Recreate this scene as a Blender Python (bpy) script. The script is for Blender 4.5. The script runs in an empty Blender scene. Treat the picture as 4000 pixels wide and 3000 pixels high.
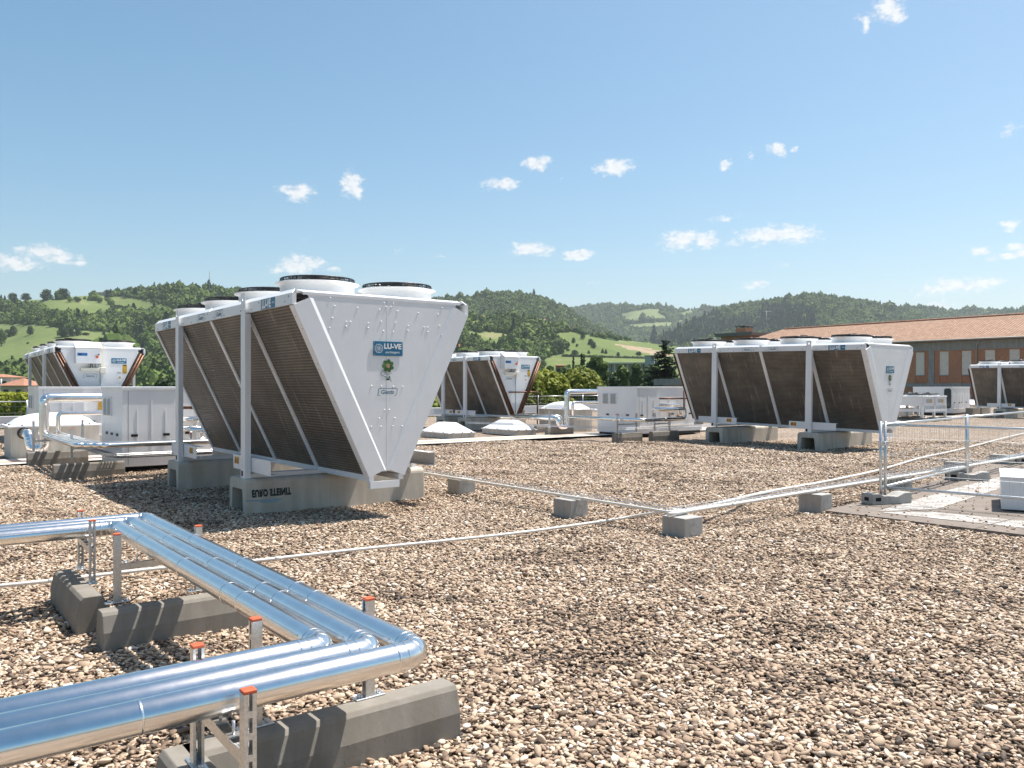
import bpy, bmesh, math, random
import numpy as np
from mathutils import Vector, Matrix, noise as mnoise

random.seed(7)
RNG = np.random.default_rng(11)
SC = bpy.context.scene
COL = SC.collection
PI = math.pi
rad = math.radians

# ------------------------------------------------------------------ camera numbers
F, CX, CY, EYE = 3226.0, 2000.0, 1509.0, 1.65          # focal length in photo pixels, horizon row, eye height


def G(px, py, z=0.0):
    """point at height z seen at photo pixel (px, py)"""
    d = F * (EYE - z) / (py - CY)
    return Vector(((px - CX) / F * d, d, z))


def AT(px, py, d):
    """point at depth d seen at photo pixel (px, py)"""
    return Vector(((px - CX) / F * d, d, EYE - (py - CY) / F * d))


YAW = rad(-52.6)
U = Vector((math.cos(YAW), math.sin(YAW), 0))           # long axis of the roof's machines
V = Vector((-math.sin(YAW), math.cos(YAW), 0))          # across it
ZUP = Vector((0, 0, 1))

# ------------------------------------------------------------------ materials


def new_mat(name):
    m = bpy.data.materials.new(name)
    m.use_nodes = True
    nt = m.node_tree
    return m, nt, nt.nodes['Principled BSDF']


def link(nt, a, b):
    nt.links.new(a, b)


def ramp(nt, fac, stops):
    r = nt.nodes.new('ShaderNodeValToRGB')
    while len(r.color_ramp.elements) < len(stops):
        r.color_ramp.elements.new(0.5)
    for e, (p, c) in zip(r.color_ramp.elements, stops):
        e.position = p
        e.color = (c[0], c[1], c[2], 1)
    link(nt, fac, r.inputs['Fac'])
    return r.outputs['Color']


def noise_tex(nt, scale, detail=4, rough=0.55, coord='Object', stretch=None):
    tc = nt.nodes.new('ShaderNodeTexCoord')
    n = nt.nodes.new('ShaderNodeTexNoise')
    n.inputs['Scale'].default_value = scale
    n.inputs['Detail'].default_value = detail
    n.inputs['Roughness'].default_value = rough
    src = tc.outputs[coord]
    if stretch:
        mp = nt.nodes.new('ShaderNodeMapping')
        mp.inputs['Scale'].default_value = stretch
        link(nt, src, mp.inputs['Vector'])
        src = mp.outputs['Vector']
    link(nt, src, n.inputs['Vector'])
    return n.outputs['Fac']


def bump(nt, bsdf, h, strength, dist=0.01):
    b = nt.nodes.new('ShaderNodeBump')
    b.inputs['Strength'].default_value = strength
    b.inputs['Distance'].default_value = dist
    link(nt, h, b.inputs['Height'])
    link(nt, b.outputs['Normal'], bsdf.inputs['Normal'])


def mixc(nt, fac, a, b, mode='MIX'):
    m = nt.nodes.new('ShaderNodeMix')
    m.data_type = 'RGBA'
    m.blend_type = mode
    for sock, val in ((m.inputs[0], fac), (m.inputs[6], a), (m.inputs[7], b)):
        if isinstance(val, (int, float)):
            sock.default_value = val
        elif isinstance(val, tuple):
            sock.default_value = (*val, 1)
        else:
            link(nt, val, sock)
    return m.outputs[2]


def simple(name, col, rough=0.5, metal=0.0, var=0.12, scale=3.0, bmp=0.0, bscale=60, bdist=0.004):
    m, nt, b = new_mat(name)
    n = noise_tex(nt, scale)
    lo = tuple(c * (1 - var) for c in col)
    hi = tuple(min(1, c * (1 + var)) for c in col)
    link(nt, ramp(nt, n, [(0.3, lo), (0.7, hi)]), b.inputs['Base Color'])
    b.inputs['Roughness'].default_value = rough
    b.inputs['Metallic'].default_value = metal
    if bmp:
        bump(nt, b, noise_tex(nt, bscale, 3), bmp, bdist)
    return m


def m_white():
    m, nt, b = new_mat('white_sheet')
    n = noise_tex(nt, 1.3, 5)
    s = noise_tex(nt, 3.0, 5, 0.6, stretch=(4, 4, 0.35))
    base = ramp(nt, n, [(0.3, (0.72, 0.725, 0.73)), (0.7, (0.80, 0.80, 0.795))])
    f = nt.nodes.new('ShaderNodeMath')
    f.operation = 'MULTIPLY_ADD'
    link(nt, s, f.inputs[0])
    f.inputs[1].default_value = 1.6
    f.inputs[2].default_value = -0.95
    f.use_clamp = True
    link(nt, mixc(nt, f.outputs[0], base, (0.60, 0.58, 0.54)), b.inputs['Base Color'])
    b.inputs['Roughness'].default_value = 0.38
    bump(nt, b, noise_tex(nt, 1.7, 2), 0.12, 0.01)
    return m


def m_alu():
    m, nt, b = new_mat('aluminium_cladding')
    b.inputs['Metallic'].default_value = 1.0
    n = noise_tex(nt, 9, 5, 0.65)
    link(nt, ramp(nt, n, [(0.3, (0.83, 0.82, 0.80)), (0.7, (0.93, 0.915, 0.89))]), b.inputs['Base Color'])
    s = noise_tex(nt, 26, 5, 0.7)
    r = nt.nodes.new('ShaderNodeMapRange')
    link(nt, s, r.inputs['Value'])
    r.inputs['From Min'].default_value = 0.35
    r.inputs['From Max'].default_value = 0.75
    r.inputs['To Min'].default_value = 0.18
    r.inputs['To Max'].default_value = 0.25
    link(nt, r.outputs['Result'], b.inputs['Roughness'])
    bump(nt, b, noise_tex(nt, 5, 2), 0.035, 0.01)
    return m


def m_galv():
    m, nt, b = new_mat('galvanised_steel')
    b.inputs['Metallic'].default_value = 0.9
    tc = nt.nodes.new('ShaderNodeTexCoord')
    v = nt.nodes.new('ShaderNodeTexVoronoi')
    v.inputs['Scale'].default_value = 90
    link(nt, tc.outputs['Object'], v.inputs['Vector'])
    link(nt, ramp(nt, v.outputs['Distance'], [(0.0, (0.50, 0.52, 0.53)), (0.8, (0.68, 0.69, 0.69))]), b.inputs['Base Color'])
    b.inputs['Roughness'].default_value = 0.36
    return m


def m_concrete(name, c, var=0.22, pits=True):
    m, nt, b = new_mat(name)
    n = noise_tex(nt, 2.2, 8, 0.65)
    base = ramp(nt, n, [(0.25, tuple(x * (1 - var) for x in c)), (0.75, tuple(x * (1 + var * 0.6) for x in c))])
    sp = noise_tex(nt, 55, 4, 0.7)
    spk = ramp(nt, sp, [(0.26, (0.66, 0.64, 0.61)), (0.38, (1, 1, 1)), (0.68, (1, 1, 1)), (0.78, (1.0, 1.0, 1.0))])
    col = mixc(nt, 0.9, base, spk, 'MULTIPLY')
    st = noise_tex(nt, 2.4, 6, 0.6, stretch=(3, 3, 0.3))
    sm = ramp(nt, st, [(0.42, (0.80, 0.78, 0.74)), (0.60, (1, 1, 1))])
    col = mixc(nt, 0.7, col, sm, 'MULTIPLY')
    link(nt, col, b.inputs['Base Color'])
    b.inputs['Roughness'].default_value = 0.88
    h = noise_tex(nt, 38, 6, 0.7)
    bump(nt, b, h, 0.18, 0.008)
    return m


def m_coil():
    m, nt, b = new_mat('finned_coil')
    tc = nt.nodes.new('ShaderNodeTexCoord')
    sep = nt.nodes.new('ShaderNodeSeparateXYZ')
    link(nt, tc.outputs['Object'], sep.inputs[0])
    w = nt.nodes.new('ShaderNodeMath')
    w.operation = 'MULTIPLY'
    w.inputs[1].default_value = 2 * PI * 28
    link(nt, sep.outputs['Z'], w.inputs[0])
    s = nt.nodes.new('ShaderNodeMath')
    s.operation = 'SINE'
    link(nt, w.outputs[0], s.inputs[0])
    n = noise_tex(nt, 1.4, 6, 0.65, stretch=(1, 1, 1.6))
    base = ramp(nt, n, [(0.3, (0.105, 0.090, 0.075)), (0.52, (0.165, 0.143, 0.118)), (0.75, (0.235, 0.205, 0.168))])
    mr = nt.nodes.new('ShaderNodeMapRange')
    link(nt, s.outputs[0], mr.inputs['Value'])
    mr.inputs['From Min'].default_value = -1
    mr.inputs['From Max'].default_value = 1
    mr.inputs['To Min'].default_value = 0.5
    mr.inputs['To Max'].default_value = 1.1
    cb = nt.nodes.new('ShaderNodeCombineColor')
    for k in range(3):
        link(nt, mr.outputs['Result'], cb.inputs[k])
    col = mixc(nt, 1.0, base, cb.outputs[0], 'MULTIPLY')
    # combed-fin scratches and dust: streaks running down the slope
    mp = nt.nodes.new('ShaderNodeMapping')
    mp.inputs['Rotation'].default_value = (0, 0.06, 0)
    mp.inputs['Scale'].default_value = (21, 1, 1.5)
    link(nt, tc.outputs['Object'], mp.inputs['Vector'])
    sn = nt.nodes.new('ShaderNodeTexNoise')
    sn.inputs['Scale'].default_value = 1.0
    sn.inputs['Detail'].default_value = 3
    link(nt, mp.outputs['Vector'], sn.inputs['Vector'])
    sm = nt.nodes.new('ShaderNodeMapRange')
    link(nt, sn.outputs['Fac'], sm.inputs['Value'])
    sm.inputs['From Min'].default_value = 0.60
    sm.inputs['From Max'].default_value = 0.76
    sm.inputs['To Max'].default_value = 0.55
    col = mixc(nt, sm.outputs['Result'], col, (0.42, 0.37, 0.30))
    sp = noise_tex(nt, 9, 5, 0.7)
    spm = nt.nodes.new('ShaderNodeMapRange')
    link(nt, sp, spm.inputs['Value'])
    spm.inputs['From Min'].default_value = 0.66
    spm.inputs['From Max'].default_value = 0.74
    spm.inputs['To Max'].default_value = 0.5
    col = mixc(nt, spm.outputs['Result'], col, (0.36, 0.32, 0.26))
    link(nt, col, b.inputs['Base Color'])
    b.inputs['Roughness'].default_value = 0.55
    b.inputs['Metallic'].default_value = 0.25
    bump(nt, b, s.outputs[0], 0.5, 0.004)
    return m


def m_pebble():
    m, nt, b = new_mat('river_pebble')
    at = nt.nodes.new('ShaderNodeAttribute')
    at.attribute_type = 'INSTANCER'
    at.attribute_name = 'tint'
    c = ramp(nt, at.outputs['Fac'], [(0.0, (0.040, 0.032, 0.026)), (0.14, (0.115, 0.080, 0.056)), (0.32, (0.26, 0.178, 0.118)),
                                     (0.52, (0.42, 0.300, 0.205)), (0.72, (0.54, 0.415, 0.295)), (0.88, (0.65, 0.545, 0.425)), (1.0, (0.82, 0.76, 0.68))])
    n = noise_tex(nt, 2.5, 5, 0.6)
    col = mixc(nt, 0.8, c, ramp(nt, n, [(0.3, (0.72, 0.70, 0.68)), (0.7, (1, 1, 1))]), 'MULTIPLY')
    link(nt, col, b.inputs['Base Color'])
    b.inputs['Roughness'].default_value = 0.75
    return m


def m_gravel_bed():
    m, nt, b = new_mat('gravel_bed')
    tc = nt.nodes.new('ShaderNodeTexCoord')
    v = nt.nodes.new('ShaderNodeTexVoronoi')
    v.inputs['Scale'].default_value = 26
    link(nt, tc.outputs['Object'], v.inputs['Vector'])
    sep = nt.nodes.new('ShaderNodeSeparateColor')
    link(nt, v.outputs['Color'], sep.inputs[0])
    c = ramp(nt, sep.outputs[0], [(0.0, (0.06, 0.045, 0.035)), (0.25, (0.24, 0.17, 0.12)), (0.55, (0.40, 0.30, 0.215)), (1.0, (0.60, 0.50, 0.40))])
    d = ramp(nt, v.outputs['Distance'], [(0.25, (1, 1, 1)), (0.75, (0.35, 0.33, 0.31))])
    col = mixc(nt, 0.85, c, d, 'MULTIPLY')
    n = noise_tex(nt, 0.35, 5, 0.6)
    col = mixc(nt, 0.8, col, ramp(nt, n, [(0.35, (0.70, 0.68, 0.66)), (0.55, (1, 1, 1))]), 'MULTIPLY')
    link(nt, col, b.inputs['Base Color'])
    b.inputs['Roughness'].default_value = 0.9
    inv = nt.nodes.new('ShaderNodeMath')
    inv.operation = 'MULTIPLY'
    inv.inputs[1].default_value = -1
    link(nt, v.outputs['Distance'], inv.inputs[0])
    bump(nt, b, inv.outputs[0], 1.0, 0.02)
    return m


def m_leaf(name, lo, mid, hi, rough=0.6, scale=0.8, instanced=False):
    m, nt, b = new_mat(name)
    n = noise_tex(nt, scale, 4, 0.7)
    c = ramp(nt, n, [(0.28, lo), (0.5, mid), (0.72, hi)])
    oi = nt.nodes.new('ShaderNodeObjectInfo')
    c = mixc(nt, 0.55, c, ramp(nt, oi.outputs['Random'], [(0.0, (0.50, 0.56, 0.55)), (0.35, (0.85, 0.92, 0.80)), (0.7, (1.25, 1.2, 0.85)), (0.9, (1.6, 1.5, 1.0)), (1.0, (0.8, 0.95, 0.95))]), 'MULTIPLY')
    link(nt, c, b.inputs['Base Color'])
    b.inputs['Roughness'].default_value = rough
    b.inputs['Specular IOR Level'].default_value = 0.2
    if not instanced:
        tr = nt.nodes.new('ShaderNodeBsdfTranslucent')
        link(nt, c, tr.inputs['Color'])
        mx = nt.nodes.new('ShaderNodeMixShader')
        mx.inputs[0].default_value = 0.3
        link(nt, b.outputs[0], mx.inputs[1])
        link(nt, tr.outputs[0], mx.inputs[2])
        link(nt, mx.outputs[0], nt.nodes['Material Output'].inputs['Surface'])
    return m


def m_meadow(name, base, dry, dark, s=0.012, dryness=0.58):
    m, nt, b = new_mat(name)
    n = noise_tex(nt, s, 6, 0.6)
    c = ramp(nt, n, [(0.32, dark), (0.48, base), (dryness, base), (dryness + 0.16, dry)])
    f = noise_tex(nt, s * 14, 5, 0.7)
    c = mixc(nt, 0.75, c, ramp(nt, f, [(0.25, (0.68, 0.72, 0.68)), (0.75, (1.1, 1.08, 1.0))]), 'MULTIPLY')
    st = noise_tex(nt, s * 3, 3, 0.6, stretch=(1.0, 0.18, 1.0))
    c = mixc(nt, 0.5, c, ramp(nt, st, [(0.4, (0.86, 0.9, 0.82)), (0.6, (1.06, 1.04, 0.96))]), 'MULTIPLY')
    link(nt, c, b.inputs['Base Color'])
    b.inputs['Roughness'].default_value = 0.95
    b.inputs['Specular IOR Level'].default_value = 0.1
    return m


def m_brick(name, c1, c2, mortar, scale=5.0, rot=(PI / 2, 0, 0)):
    m, nt, b = new_mat(name)
    tc = nt.nodes.new('ShaderNodeTexCoord')
    mp = nt.nodes.new('ShaderNodeMapping')
    mp.inputs['Rotation'].default_value = rot
    link(nt, tc.outputs['Object'], mp.inputs['Vector'])
    br = nt.nodes.new('ShaderNodeTexBrick')
    br.inputs['Scale'].default_value = scale
    br.inputs['Color1'].default_value = (*c1, 1)
    br.inputs['Color2'].default_value = (*c2, 1)
    br.inputs['Mortar'].default_value = (*mortar, 1)
    br.inputs['Mortar Size'].default_value = 0.02
    link(nt, mp.outputs['Vector'], br.inputs['Vector'])
    n = noise_tex(nt, 0.5, 6, 0.6)
    col = mixc(nt, 0.8, br.outputs['Color'], ramp(nt, n, [(0.3, (0.75, 0.75, 0.76)), (0.7, (1.05, 1.03, 1.0))]), 'MULTIPLY')
    link(nt, col, b.inputs['Base Color'])
    b.inputs['Roughness'].default_value = 0.9
    return m


def m_tile():
    m, nt, b = new_mat('clay_roof_tiles')
    tc = nt.nodes.new('ShaderNodeTexCoord')
    br = nt.nodes.new('ShaderNodeTexBrick')
    br.offset = 0.0
    br.inputs['Scale'].default_value = 1.0
    br.inputs['Brick Width'].default_value = 0.30
    br.inputs['Row Height'].default_value = 0.46
    br.inputs["Mortar Size"].default_value = 0.055
    br.inputs['Mortar Smooth'].default_value = 0.7
    br.inputs['Color1'].default_value = (0.31, 0.190, 0.125, 1)
    br.inputs['Color2'].default_value = (0.42, 0.275, 0.190, 1)
    br.inputs['Mortar'].default_value = (0.13, 0.07, 0.048, 1)
    link(nt, tc.outputs['Object'], br.inputs['Vector'])
    n = noise_tex(nt, 3.0, 6, 0.8)
    col = mixc(nt, 0.9, br.outputs['Color'], ramp(nt, n, [(0.3, (0.72, 0.70, 0.68)), (0.7, (1.15, 1.12, 1.05))]), 'MULTIPLY')
    link(nt, col, b.inputs['Base Color'])
    b.inputs['Roughness'].default_value = 0.9
    bump(nt, b, br.outputs['Fac'], -0.8, 0.05)
    return m


M = {}
M['white'] = m_white()
M['white_gloss'] = simple('white_shroud', (0.84, 0.84, 0.83), 0.35, 0, 0.03, 2)
M['fan_black'] = simple('black_wire_guard', (0.018, 0.018, 0.019), 0.35, 0, 0.2, 6)
M['alu'] = m_alu()
M['galv'] = m_galv()
M['beam'] = m_concrete('pale_cast_concrete', (0.56, 0.52, 0.45))
M['block'] = m_concrete('grey_cast_concrete', (0.40, 0.39, 0.37))
M['sleeper'] = m_concrete('brown_grey_concrete', (0.235, 0.215, 0.185), 0.18)
M['coil'] = m_coil()
M['copper'] = simple('tarnished_copper', (0.115, 0.055, 0.032), 0.45, 0.6, 0.35, 14)
M['blue'] = simple('blue_sign_enamel', (0.012, 0.150, 0.270), 0.4, 0, 0.05)
M['blue_letter'] = simple('teal_print', (0.02, 0.13, 0.22), 0.5, 0, 0.05)
M['letter'] = simple('white_print', (0.80, 0.80, 0.78), 0.5, 0, 0.02)
M['yellow'] = simple('yellow_sticker', (0.62, 0.36, 0.03), 0.5, 0, 0.05)
M['orange'] = simple('orange_sticker', (0.62, 0.30, 0.03), 0.5, 0, 0.1)
M['black'] = simple('black_plastic', (0.012, 0.012, 0.013), 0.5, 0, 0.1)
M['dark_slot'] = simple('dark_hollow', (0.008, 0.008, 0.009), 0.9, 0, 0.1)
M['red_cap'] = simple('orange_red_plastic_cap', (0.52, 0.10, 0.035), 0.55, 0, 0.12, 20)
M['red'] = simple('red_switch', (0.62, 0.10, 0.02), 0.4, 0, 0.05)
M['stencil'] = simple('faded_green_black_stencil_paint', (0.022, 0.040, 0.036), 0.8, 0, 0.4, 30)
M['petal'] = simple('green_petal_print', (0.06, 0.14, 0.035), 0.5, 0, 0.5, 14)
M['stem'] = simple('green_stem_print', (0.03, 0.10, 0.06), 0.5, 0, 0.3, 8)
M['bud'] = simple('orange_bud_print', (0.52, 0.33, 0.20), 0.5, 0, 0.2, 8)
M['cream'] = simple('cream_plastic', (0.72, 0.69, 0.60), 0.4, 0, 0.03)
M['pebble'] = m_pebble()
M['bed'] = m_gravel_bed()
M['membrane'] = simple('white_roof_membrane', (0.50, 0.475, 0.43), 0.7, 0, 0.14, 1.1)
M['membrane_pink'] = simple('pink_worn_membrane', (0.54, 0.34, 0.25), 0.75, 0, 0.18, 1.5)
M['paver'] = m_concrete('brown_grey_paving', (0.215, 0.178, 0.150), 0.28)
M['conduit'] = simple('white_pvc_conduit', (0.70, 0.68, 0.63), 0.4, 0, 0.06, 6)
M['dome'] = simple('opal_acrylic', (0.80, 0.81, 0.82), 0.25, 0, 0.02)
M['upstand'] = m_concrete('pale_render', (0.62, 0.59, 0.53), 0.12)
M['parapet'] = simple('white_parapet_metal', (0.70, 0.71, 0.73), 0.4, 0, 0.06, 0.8)
M['brick'] = m_brick('red_brick', (0.47, 0.205, 0.110), (0.39, 0.160, 0.085), (0.44, 0.30, 0.21), 3.5)
M['brick_light'] = m_brick('orange_brick_grille', (0.58, 0.26, 0.14), (0.48, 0.20, 0.105), (0.16, 0.08, 0.055), 4.5)
M['tile'] = m_tile()
M['tile_far'] = simple('far_clay_tiles', (0.34, 0.16, 0.10), 0.9, 0, 0.25, 2.0)
M['slab'] = m_concrete('weathered_concrete_frame', (0.30, 0.295, 0.285), 0.2)
M['blind'] = simple('pale_blind', (0.66, 0.60, 0.53), 0.8, 0, 0.06)
M['gutter'] = simple('grey_gutter', (0.36, 0.34, 0.31), 0.5, 0.3, 0.1)
M['bark'] = simple('grey_bark', (0.10, 0.075, 0.055), 0.9, 0, 0.3, 4)
M['leaf_lime'] = m_leaf('lime_foliage', (0.125, 0.160, 0.022), (0.23, 0.255, 0.036), (0.36, 0.36, 0.07))
M['leaf_mid'] = m_leaf('mid_green_foliage', (0.062, 0.100, 0.032), (0.115, 0.165, 0.052), (0.18, 0.235, 0.085))
M['leaf_dark'] = m_leaf('dark_foliage', (0.016, 0.034, 0.012), (0.030, 0.060, 0.022), (0.055, 0.095, 0.034))
M['leaf_spruce'] = m_leaf('spruce_needles', (0.010, 0.024, 0.012), (0.022, 0.046, 0.020), (0.055, 0.085, 0.030))
M['wood_mid'] = m_leaf('hill_broadleaf', (0.040, 0.068, 0.016), (0.088, 0.132, 0.030), (0.155, 0.200, 0.054), 0.8, 0.35, True)
M['wood_dark'] = m_leaf('hill_conifer', (0.016, 0.036, 0.020), (0.030, 0.058, 0.031), (0.052, 0.084, 0.042), 0.8, 0.35, True)
M['meadow'] = m_meadow('hill_meadow', (0.135, 0.170, 0.062), (0.225, 0.215, 0.115), (0.095, 0.135, 0.045))
M['meadow_far'] = m_meadow('far_meadow', (0.165, 0.195, 0.090), (0.26, 0.25, 0.16), (0.11, 0.145, 0.065))
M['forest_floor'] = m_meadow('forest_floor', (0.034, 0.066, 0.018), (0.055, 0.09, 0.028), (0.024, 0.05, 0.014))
M['bare_soil'] = simple('ploughed_soil', (0.27, 0.20, 0.125), 0.95, 0, 0.25, 0.08)
M['red_soil'] = simple('poppy_field', (0.30, 0.115, 0.05), 0.95, 0, 0.35, 0.12)
M['valley'] = m_meadow('valley_green', (0.060, 0.105, 0.025), (0.13, 0.15, 0.06), (0.035, 0.07, 0.018))
M['house_white'] = simple('white_plaster', (0.72, 0.69, 0.64), 0.9, 0, 0.06, 0.6)
M['house_pink'] = simple('pink_plaster', (0.56, 0.40, 0.31), 0.9, 0, 0.08, 0.6)
M['house_ochre'] = simple('ochre_plaster', (0.50, 0.40, 0.28), 0.9, 0, 0.08, 0.6)
M['glass_dark'] = simple('dark_window_glass', (0.03, 0.045, 0.05), 0.12, 0, 0.2)
M['shutter'] = simple('grey_shutter', (0.20, 0.19, 0.18), 0.8, 0, 0.1)
M['panel_grey'] = simple('grey_concrete_panel', (0.33, 0.34, 0.35), 0.85, 0, 0.1, 0.3)
M['rust'] = simple('rusty_fins', (0.20, 0.13, 0.10), 0.8, 0, 0.2)
M['grille'] = simple('louvre_grey', (0.42, 0.43, 0.42), 0.6, 0, 0.1, 20)
M['screen_blue'] = simple('blue_display', (0.02, 0.16, 0.42), 0.3, 0, 0.1)
M['cable_blue'] = simple('blue_grey_cable', (0.25, 0.36, 0.42), 0.5, 0, 0.1)
M['cable_grey'] = simple('grey_cable_sheath', (0.14, 0.135, 0.13), 0.5, 0, 0.2)
M['shell'] = simple('white_shell', (0.82, 0.80, 0.77), 0.5, 0, 0.05)

# ------------------------------------------------------------------ mesh builder


class MB:
    def __init__(self):
        self.v, self.f, self.smooth, self.mi, self.cur = [], [], [], [], 0

    def add(self, vs, fs, smooth=False):
        o = len(self.v)
        self.v += [tuple(p) for p in vs]
        self.f += [tuple(i + o for i in q) for q in fs]
        self.smooth += [smooth] * len(fs)
        self.mi += [self.cur] * len(fs)
        return self

    def box(self, lo, hi, mat=None):
        x0, y0, z0 = lo
        x1, y1, z1 = hi
        vs = [Vector(p) for p in ((x0, y0, z0), (x1, y0, z0), (x1, y1, z0), (x0, y1, z0), (x0, y0, z1), (x1, y0, z1), (x1, y1, z1), (x0, y1, z1))]
        if mat is not None:
            vs = [mat @ p for p in vs]
        return self.add(vs, [(0, 3, 2, 1), (4, 5, 6, 7), (0, 1, 5, 4), (1, 2, 6, 5), (2, 3, 7, 6), (3, 0, 4, 7)])

    def prism(self, poly, d, smooth=False):
        """poly: list of Vectors (planar), extruded by Vector d"""
        n = len(poly)
        vs = [Vector(p) for p in poly] + [Vector(p) + d for p in poly]
        nor = Vector((0, 0, 0))
        for i in range(n):
            a, b = vs[i], vs[(i + 1) % n]
            nor += a.cross(b)
        fl = nor.dot(d) > 0
        top = tuple(range(n, 2 * n))
        bot = tuple(range(n - 1, -1, -1))
        side = [(i, (i + 1) % n, n + (i + 1) % n, n + i) for i in range(n)]
        if not fl:
            top, bot = top[::-1], bot[::-1]
            side = [s[::-1] for s in side]
        return self.add(vs, [top, bot] + side, smooth)

    def sheet(self, poly):
        return self.add(poly, [tuple(range(len(poly)))])

    def tube(self, pts, r, n=10, caps=True, smooth=True):
        pts = [Vector(p) for p in pts]
        rings = []
        prev = None
        for i, p in enumerate(pts):
            if i == 0:
                t = pts[1] - p
            elif i == len(pts) - 1:
                t = p - pts[i - 1]
            else:
                t = (pts[i + 1] - p).normalized() + (p - pts[i - 1]).normalized()
            t.normalize()
            if prev is None:
                a = Vector((0, 0, 1)) if abs(t.z) < 0.9 else Vector((1, 0, 0))
                x = t.cross(a).normalized()
            else:
                x = prev - t * prev.dot(t)
                x = x.normalized() if x.length > 1e-6 else t.orthogonal().normalized()
            prev = x
            y = t.cross(x)
            rr = r[i] if isinstance(r, (list, tuple)) else r
            rings.append([p + (x * math.cos(2 * PI * k / n) + y * math.sin(2 * PI * k / n)) * rr for k in range(n)])
        vs = [q for ring in rings for q in ring]
        fs = []
        for i in range(len(rings) - 1):
            for k in range(n):
                a, b = i * n + k, i * n + (k + 1) % n
                fs.append((a, b, b + n, a + n))
        self.add(vs, fs, smooth)
        if caps:
            o = len(self.v) - len(vs)
            self.f += [tuple(o + k for k in range(n - 1, -1, -1)), tuple(o + len(vs) - n + k for k in range(n))]
            self.smooth += [False, False]
            self.mi += [self.cur] * 2
        return self

    def lathe(self, prof, n=32, c=(0, 0, 0), smooth=True):
        c = Vector(c)
        vs = [c + Vector((r * math.cos(2 * PI * k / n), r * math.sin(2 * PI * k / n), z)) for r, z in prof for k in range(n)]
        fs = []
        for i in range(len(prof) - 1):
            for k in range(n):
                a, b = i * n + k, i * n + (k + 1) % n
                fs.append((a, b, b + n, a + n))
        return self.add(vs, fs, smooth)

    def ring(self, c, R, r, n=32, m=5):
        pts = []
        c = Vector(c)
        vs, fs = [], []
        for k in range(n):
            a = 2 * PI * k / n
            e = Vector((math.cos(a), math.sin(a), 0))
            for j in range(m):
                b = 2 * PI * j / m
                vs.append(c + e * (R + r * math.cos(b)) + Vector((0, 0, r * math.sin(b))))
        for k in range(n):
            for j in range(m):
                fs.append((k * m + j, ((k + 1) % n) * m + j, ((k + 1) % n) * m + (j + 1) % m, k * m + (j + 1) % m))
        return self.add(vs, fs, True)

    def ball(self, c, r, n=8, m=5, zs=1.0, nor=None):
        c = Vector(c)
        vs, fs = [], []
        for i in range(m + 1):
            t = PI * i / m
            for k in range(n):
                a = 2 * PI * k / n
                vs.append(c + Vector((math.sin(t) * math.cos(a), math.sin(t) * math.sin(a), math.cos(t) * zs)) * r)
        for i in range(m):
            for k in range(n):
                fs.append((i * n + k, (i + 1) * n + k, (i + 1) * n + (k + 1) % n, i * n + (k + 1) % n))
        return self.add(vs, fs, True)

    def build(self, name, mat, parent=None, bevel=0.0, mods=True):
        me = bpy.data.meshes.new(name)
        me.from_pydata(self.v, [], self.f)
        me.polygons.foreach_set('use_smooth', self.smooth)
        me.polygons.foreach_set('material_index', self.mi)
        me.validate()
        me.update()
        for q in (mat if isinstance(mat, (list, tuple)) else [mat]):
            me.materials.append(q)
        o = bpy.data.objects.new(name, me)
        COL.objects.link(o)
        if parent is not None:
            o.parent = parent
        if bevel:
            b = o.modifiers.new('bevel', 'BEVEL')
            b.width = bevel
            b.segments = 2
            b.limit_method = 'ANGLE'
            b.angle_limit = rad(40)
        return o


def tag(o, label=None, cat=None, group=None, kind=None):
    if label:
        o['label'] = label
    if cat:
        o['category'] = cat
    if group:
        o['group'] = group
    if kind:
        o['kind'] = kind
    return o


def thing(name, label, cat, loc=(0, 0, 0), rz=0.0, group=None, tilt=(0, 0)):
    o = bpy.data.objects.new(name, None)
    o.empty_display_size = 0.3
    COL.objects.link(o)
    o.location = loc
    o.rotation_euler = (tilt[0], tilt[1], rz)
    return tag(o, label, cat, group)


def copy_tree(o, parent=None):
    c = o.copy()
    COL.objects.link(c)
    if parent is not None:
        c.parent = parent
    for ch in list(o.children):
        copy_tree(ch, c)
    return c


_fc = {}


def text_geo(body, size, bold=0.0, shear=0.0, spacing=1.0):
    """flat triangles of the lettering, centred on its own box"""
    key = (body, size, bold, shear, spacing)
    if key in _fc:
        return _fc[key]
    cu = bpy.data.curves.new('lettering_source', 'FONT')
    cu.body = body
    cu.size = size
    cu.offset = bold
    cu.shear = shear
    cu.space_character = spacing
    cu.resolution_u = 3
    cu.align_x = 'CENTER'
    cu.align_y = 'CENTER'
    ob = bpy.data.objects.new('lettering_source', cu)
    COL.objects.link(ob)
    dg = bpy.context.evaluated_depsgraph_get()
    me = bpy.data.meshes.new_from_object(ob.evaluated_get(dg))
    vs = [v.co.copy() for v in me.vertices]
    fs = [tuple(p.vertices) for p in me.polygons]
    bpy.data.objects.remove(ob)
    bpy.data.curves.remove(cu)
    bpy.data.meshes.remove(me)
    if vs:
        cx = (min(v.x for v in vs) + max(v.x for v in vs)) / 2
        cy = (min(v.y for v in vs) + max(v.y for v in vs)) / 2
        vs = [Vector((v.x - cx, v.y - cy, 0)) for v in vs]
    _fc[key] = (vs, fs)
    return _fc[key]


def put(mb, geo, o, r, u, sx=1.0, sy=1.0):
    """lay flat geometry (x,y) on a plane at o with axes r (right) and u (up)"""
    vs, fs = geo
    o, r, u = Vector(o), Vector(r), Vector(u)
    fl = sx * sy < 0
    mb.add([o + r * (v.x * sx) + u * (v.y * sy) for v in vs], [f[::-1] if fl else f for f in fs])
    return mb


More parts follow.
